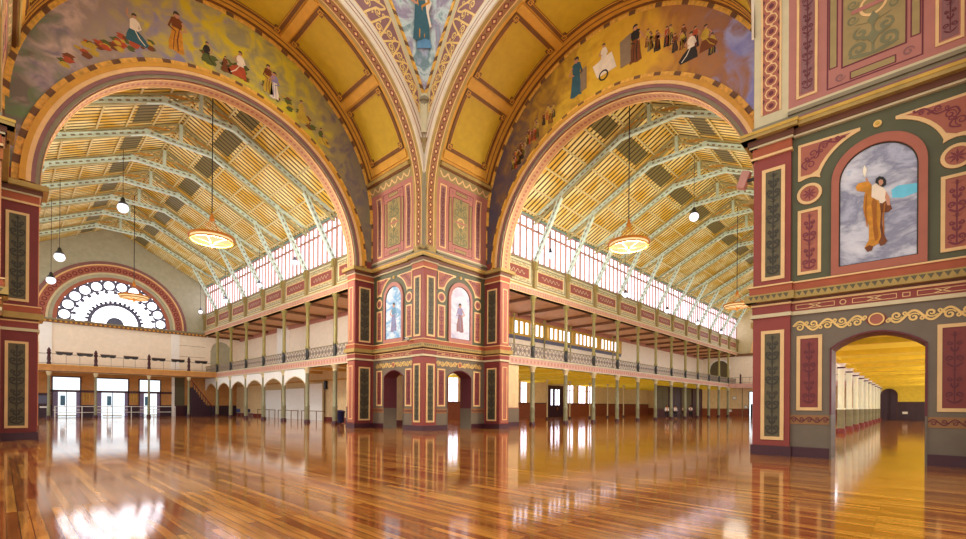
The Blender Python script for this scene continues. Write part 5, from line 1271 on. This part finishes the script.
# ------------------------------------------------------------------ people by the far right columns
def person(label, loc, rz, shirt, trousers, hair, arm=.0, walk=.1):
    t = thing('person', label, 'person', loc, rz, 'people by the far right columns')
    J = {'pel': (0, 0, .95), 'chest': (0, 0, 1.3), 'neck': (0, .0, 1.5), 'nk2': (0, -.01, 1.57), 'head': (0, -.02, 1.66), 'top': (0, -.01, 1.76)}
    R = {'pel': .15, 'chest': .165, 'neck': .06, 'nk2': .055, 'head': .095, 'top': .07}
    ed = [('pel', 'chest'), ('chest', 'neck'), ('neck', 'nk2'), ('nk2', 'head'), ('head', 'top')]
    for s, n in ((-1, 'l'), (1, 'r')):
        J.update({n + 'sh': (s * .19, 0, 1.42), n + 'el': (s * .25, .03, 1.14), n + 'wr': (s * .23, -.1 - arm, .93 + arm), n + 'ha': (s * .22, -.16 - arm, .86 + arm), n + 'hp': (s * .09, 0, .9), n + 'kn': (s * .1, -walk * s, .5), n + 'an': (s * .1, walk * s * .6 + .02, .09), n + 'to': (s * .11, walk * s * .6 - .16, .04)})
        R.update({n + 'sh': .07, n + 'el': .045, n + 'wr': .032, n + 'ha': .04, n + 'hp': .095, n + 'kn': .062, n + 'an': .045, n + 'to': .04})
        ed += [('chest', n + 'sh'), (n + 'sh', n + 'el'), (n + 'el', n + 'wr'), (n + 'wr', n + 'ha'), ('pel', n + 'hp'), (n + 'hp', n + 'kn'), (n + 'kn', n + 'an'), (n + 'an', n + 'to')]
    def skin(keys, name, mat, grow, parent):
        ks = [k for k in J if k in keys]; me = bpy.data.meshes.new(name)
        me.from_pydata([J[k] for k in ks], [(ks.index(a), ks.index(c)) for a, c in ed if a in ks and c in ks], []); me.materials.append(mat)
        o = bpy.data.objects.new(name, me); C.objects.link(o); o.parent = parent
        md = o.modifiers.new('skin', 'SKIN'); md.use_smooth_shade = True
        for i, k in enumerate(ks):
            sv = me.skin_vertices[0].data[i]; sv.radius = (R[k] * grow * (1.25 if k in ('pel', 'chest') else 1), R[k] * grow); sv.use_root = (i == 0)
        o.modifiers.new('sub', 'SUBSURF').levels = 1; return o
    body = skin(set(J), 'body', SKIN, 1, t)
    skin({'pel', 'chest', 'lsh', 'rsh', 'lel', 'rel', 'lwr', 'rwr'}, 'shirt', shirt, 1.32, t); skin({'pel', 'lhp', 'rhp', 'lkn', 'rkn', 'lan', 'ran'}, 'trousers', trousers, 1.18, t)
    MB().lathe((0, .01, 1.66), [(.1, -.04), (.115, .02), (.1, .1), (.05, .15), (.01, .16)], hair, 10).obj('hair', t, True)
    for s in (-1, 1): MB().box(s * .035 - .012, s * .035 + .012, -.125, -.11, 1.665, 1.682, BLACK).obj('eye', body)
    MB().box(-.012, .012, -.14, -.11, 1.625, 1.655, SKIN).obj('nose', body)
    return t
person('person in white shirt and dark trousers, leftmost of the far right group', (44.0, 2.3, 0), -.8, WSHIRT, BLACK, BROWNR)
person('person in white shirt standing near the column, second of the far right group', (45.4, 1.7, 0), -.4, WSHIRT, BLACK, DKR, .05)
person('person in pale shirt facing away, third of the far right group', (48.2, 1.55, 0), 1.2, CREAMR, BLACK, BROWNR, .1)
person('person in white shirt with folded arms, rightmost of the far right group', (50.6, 1.5, 0), -1.2, WSHIRT, BLACK, DKR, .25)

# ------------------------------------------------------------------ light, world, camera
w = bpy.data.worlds.new('World'); sc.world = w; w.use_nodes = True; nt = w.node_tree
bg = nt.nodes['Background']; bg.inputs[0].default_value = (1, .985, .97, 1); bg.inputs[1].default_value = 1.25
for i, loc in enumerate(lampspots):
    l = bpy.data.lights.new('chandelier_light', 'POINT'); l.energy = 5000 if i % 2 == 0 else 110; l.color = (1, .94, .84); l.shadow_soft_size = 1.1
    o = bpy.data.objects.new('chandelier_light', l); o.location = (loc[0], loc[1], loc[2] - .75); C.objects.link(o)
for x in (12, 26, 40, 54):
    l = bpy.data.lights.new('aisle_fill_light', 'POINT'); l.energy = 260; l.color = (1, .95, .82); l.shadow_soft_size = .25
    o = bpy.data.objects.new('aisle_fill_light', l); o.location = (x, -25.5, 3.4); C.objects.link(o)
def area(name, loc, rot, sx, sy, e, col=(1, .96, .9)):
    l = bpy.data.lights.new(name, 'AREA'); l.shape = 'RECTANGLE'; l.size = sx; l.size_y = sy; l.energy = e; l.color = col
    o = bpy.data.objects.new(name, l); o.location = loc; o.rotation_euler = rot; C.objects.link(o); return o

cam = bpy.data.cameras.new('camera'); co = bpy.data.objects.new('camera', cam); C.objects.link(co)
r = Vector((.68809237, -.72559333, .00657369)); u = Vector((-.00486596, .00444508, .99997828)); f = Vector((.72560679, .68810941, .00047208))
m = Matrix((( r.x, u.x, -f.x, -17.93865606), (r.y, u.y, -f.y, -22.11075953), (r.z, u.z, -f.z, 1.63384837), (0, 0, 0, 1)))
co.matrix_world = m
cam.sensor_fit = 'HORIZONTAL'; cam.sensor_width = 36; cam.lens = 456.865 / 966 * 36
cam.shift_x = (483 - 482.596) / 966; cam.shift_y = (404.911 - 269.5) / 966
cam.clip_end = 400; cam.clip_start = .1
sc.camera = co
sc.view_settings.view_transform = 'Standard'; sc.view_settings.look = 'None'; sc.view_settings.exposure = 0.05; sc.view_settings.gamma = .93
sc.cycles.use_denoising = True
sc.cycles.use_fast_gi = True; sc.cycles.fast_gi_method = 'ADD'; w.light_settings.ao_factor = .22; w.light_settings.distance = 5.0
sc.cycles.max_bounces = 8; sc.cycles.diffuse_bounces = 5; sc.cycles.glossy_bounces = 4
sc.cycles.sample_clamp_indirect = 8
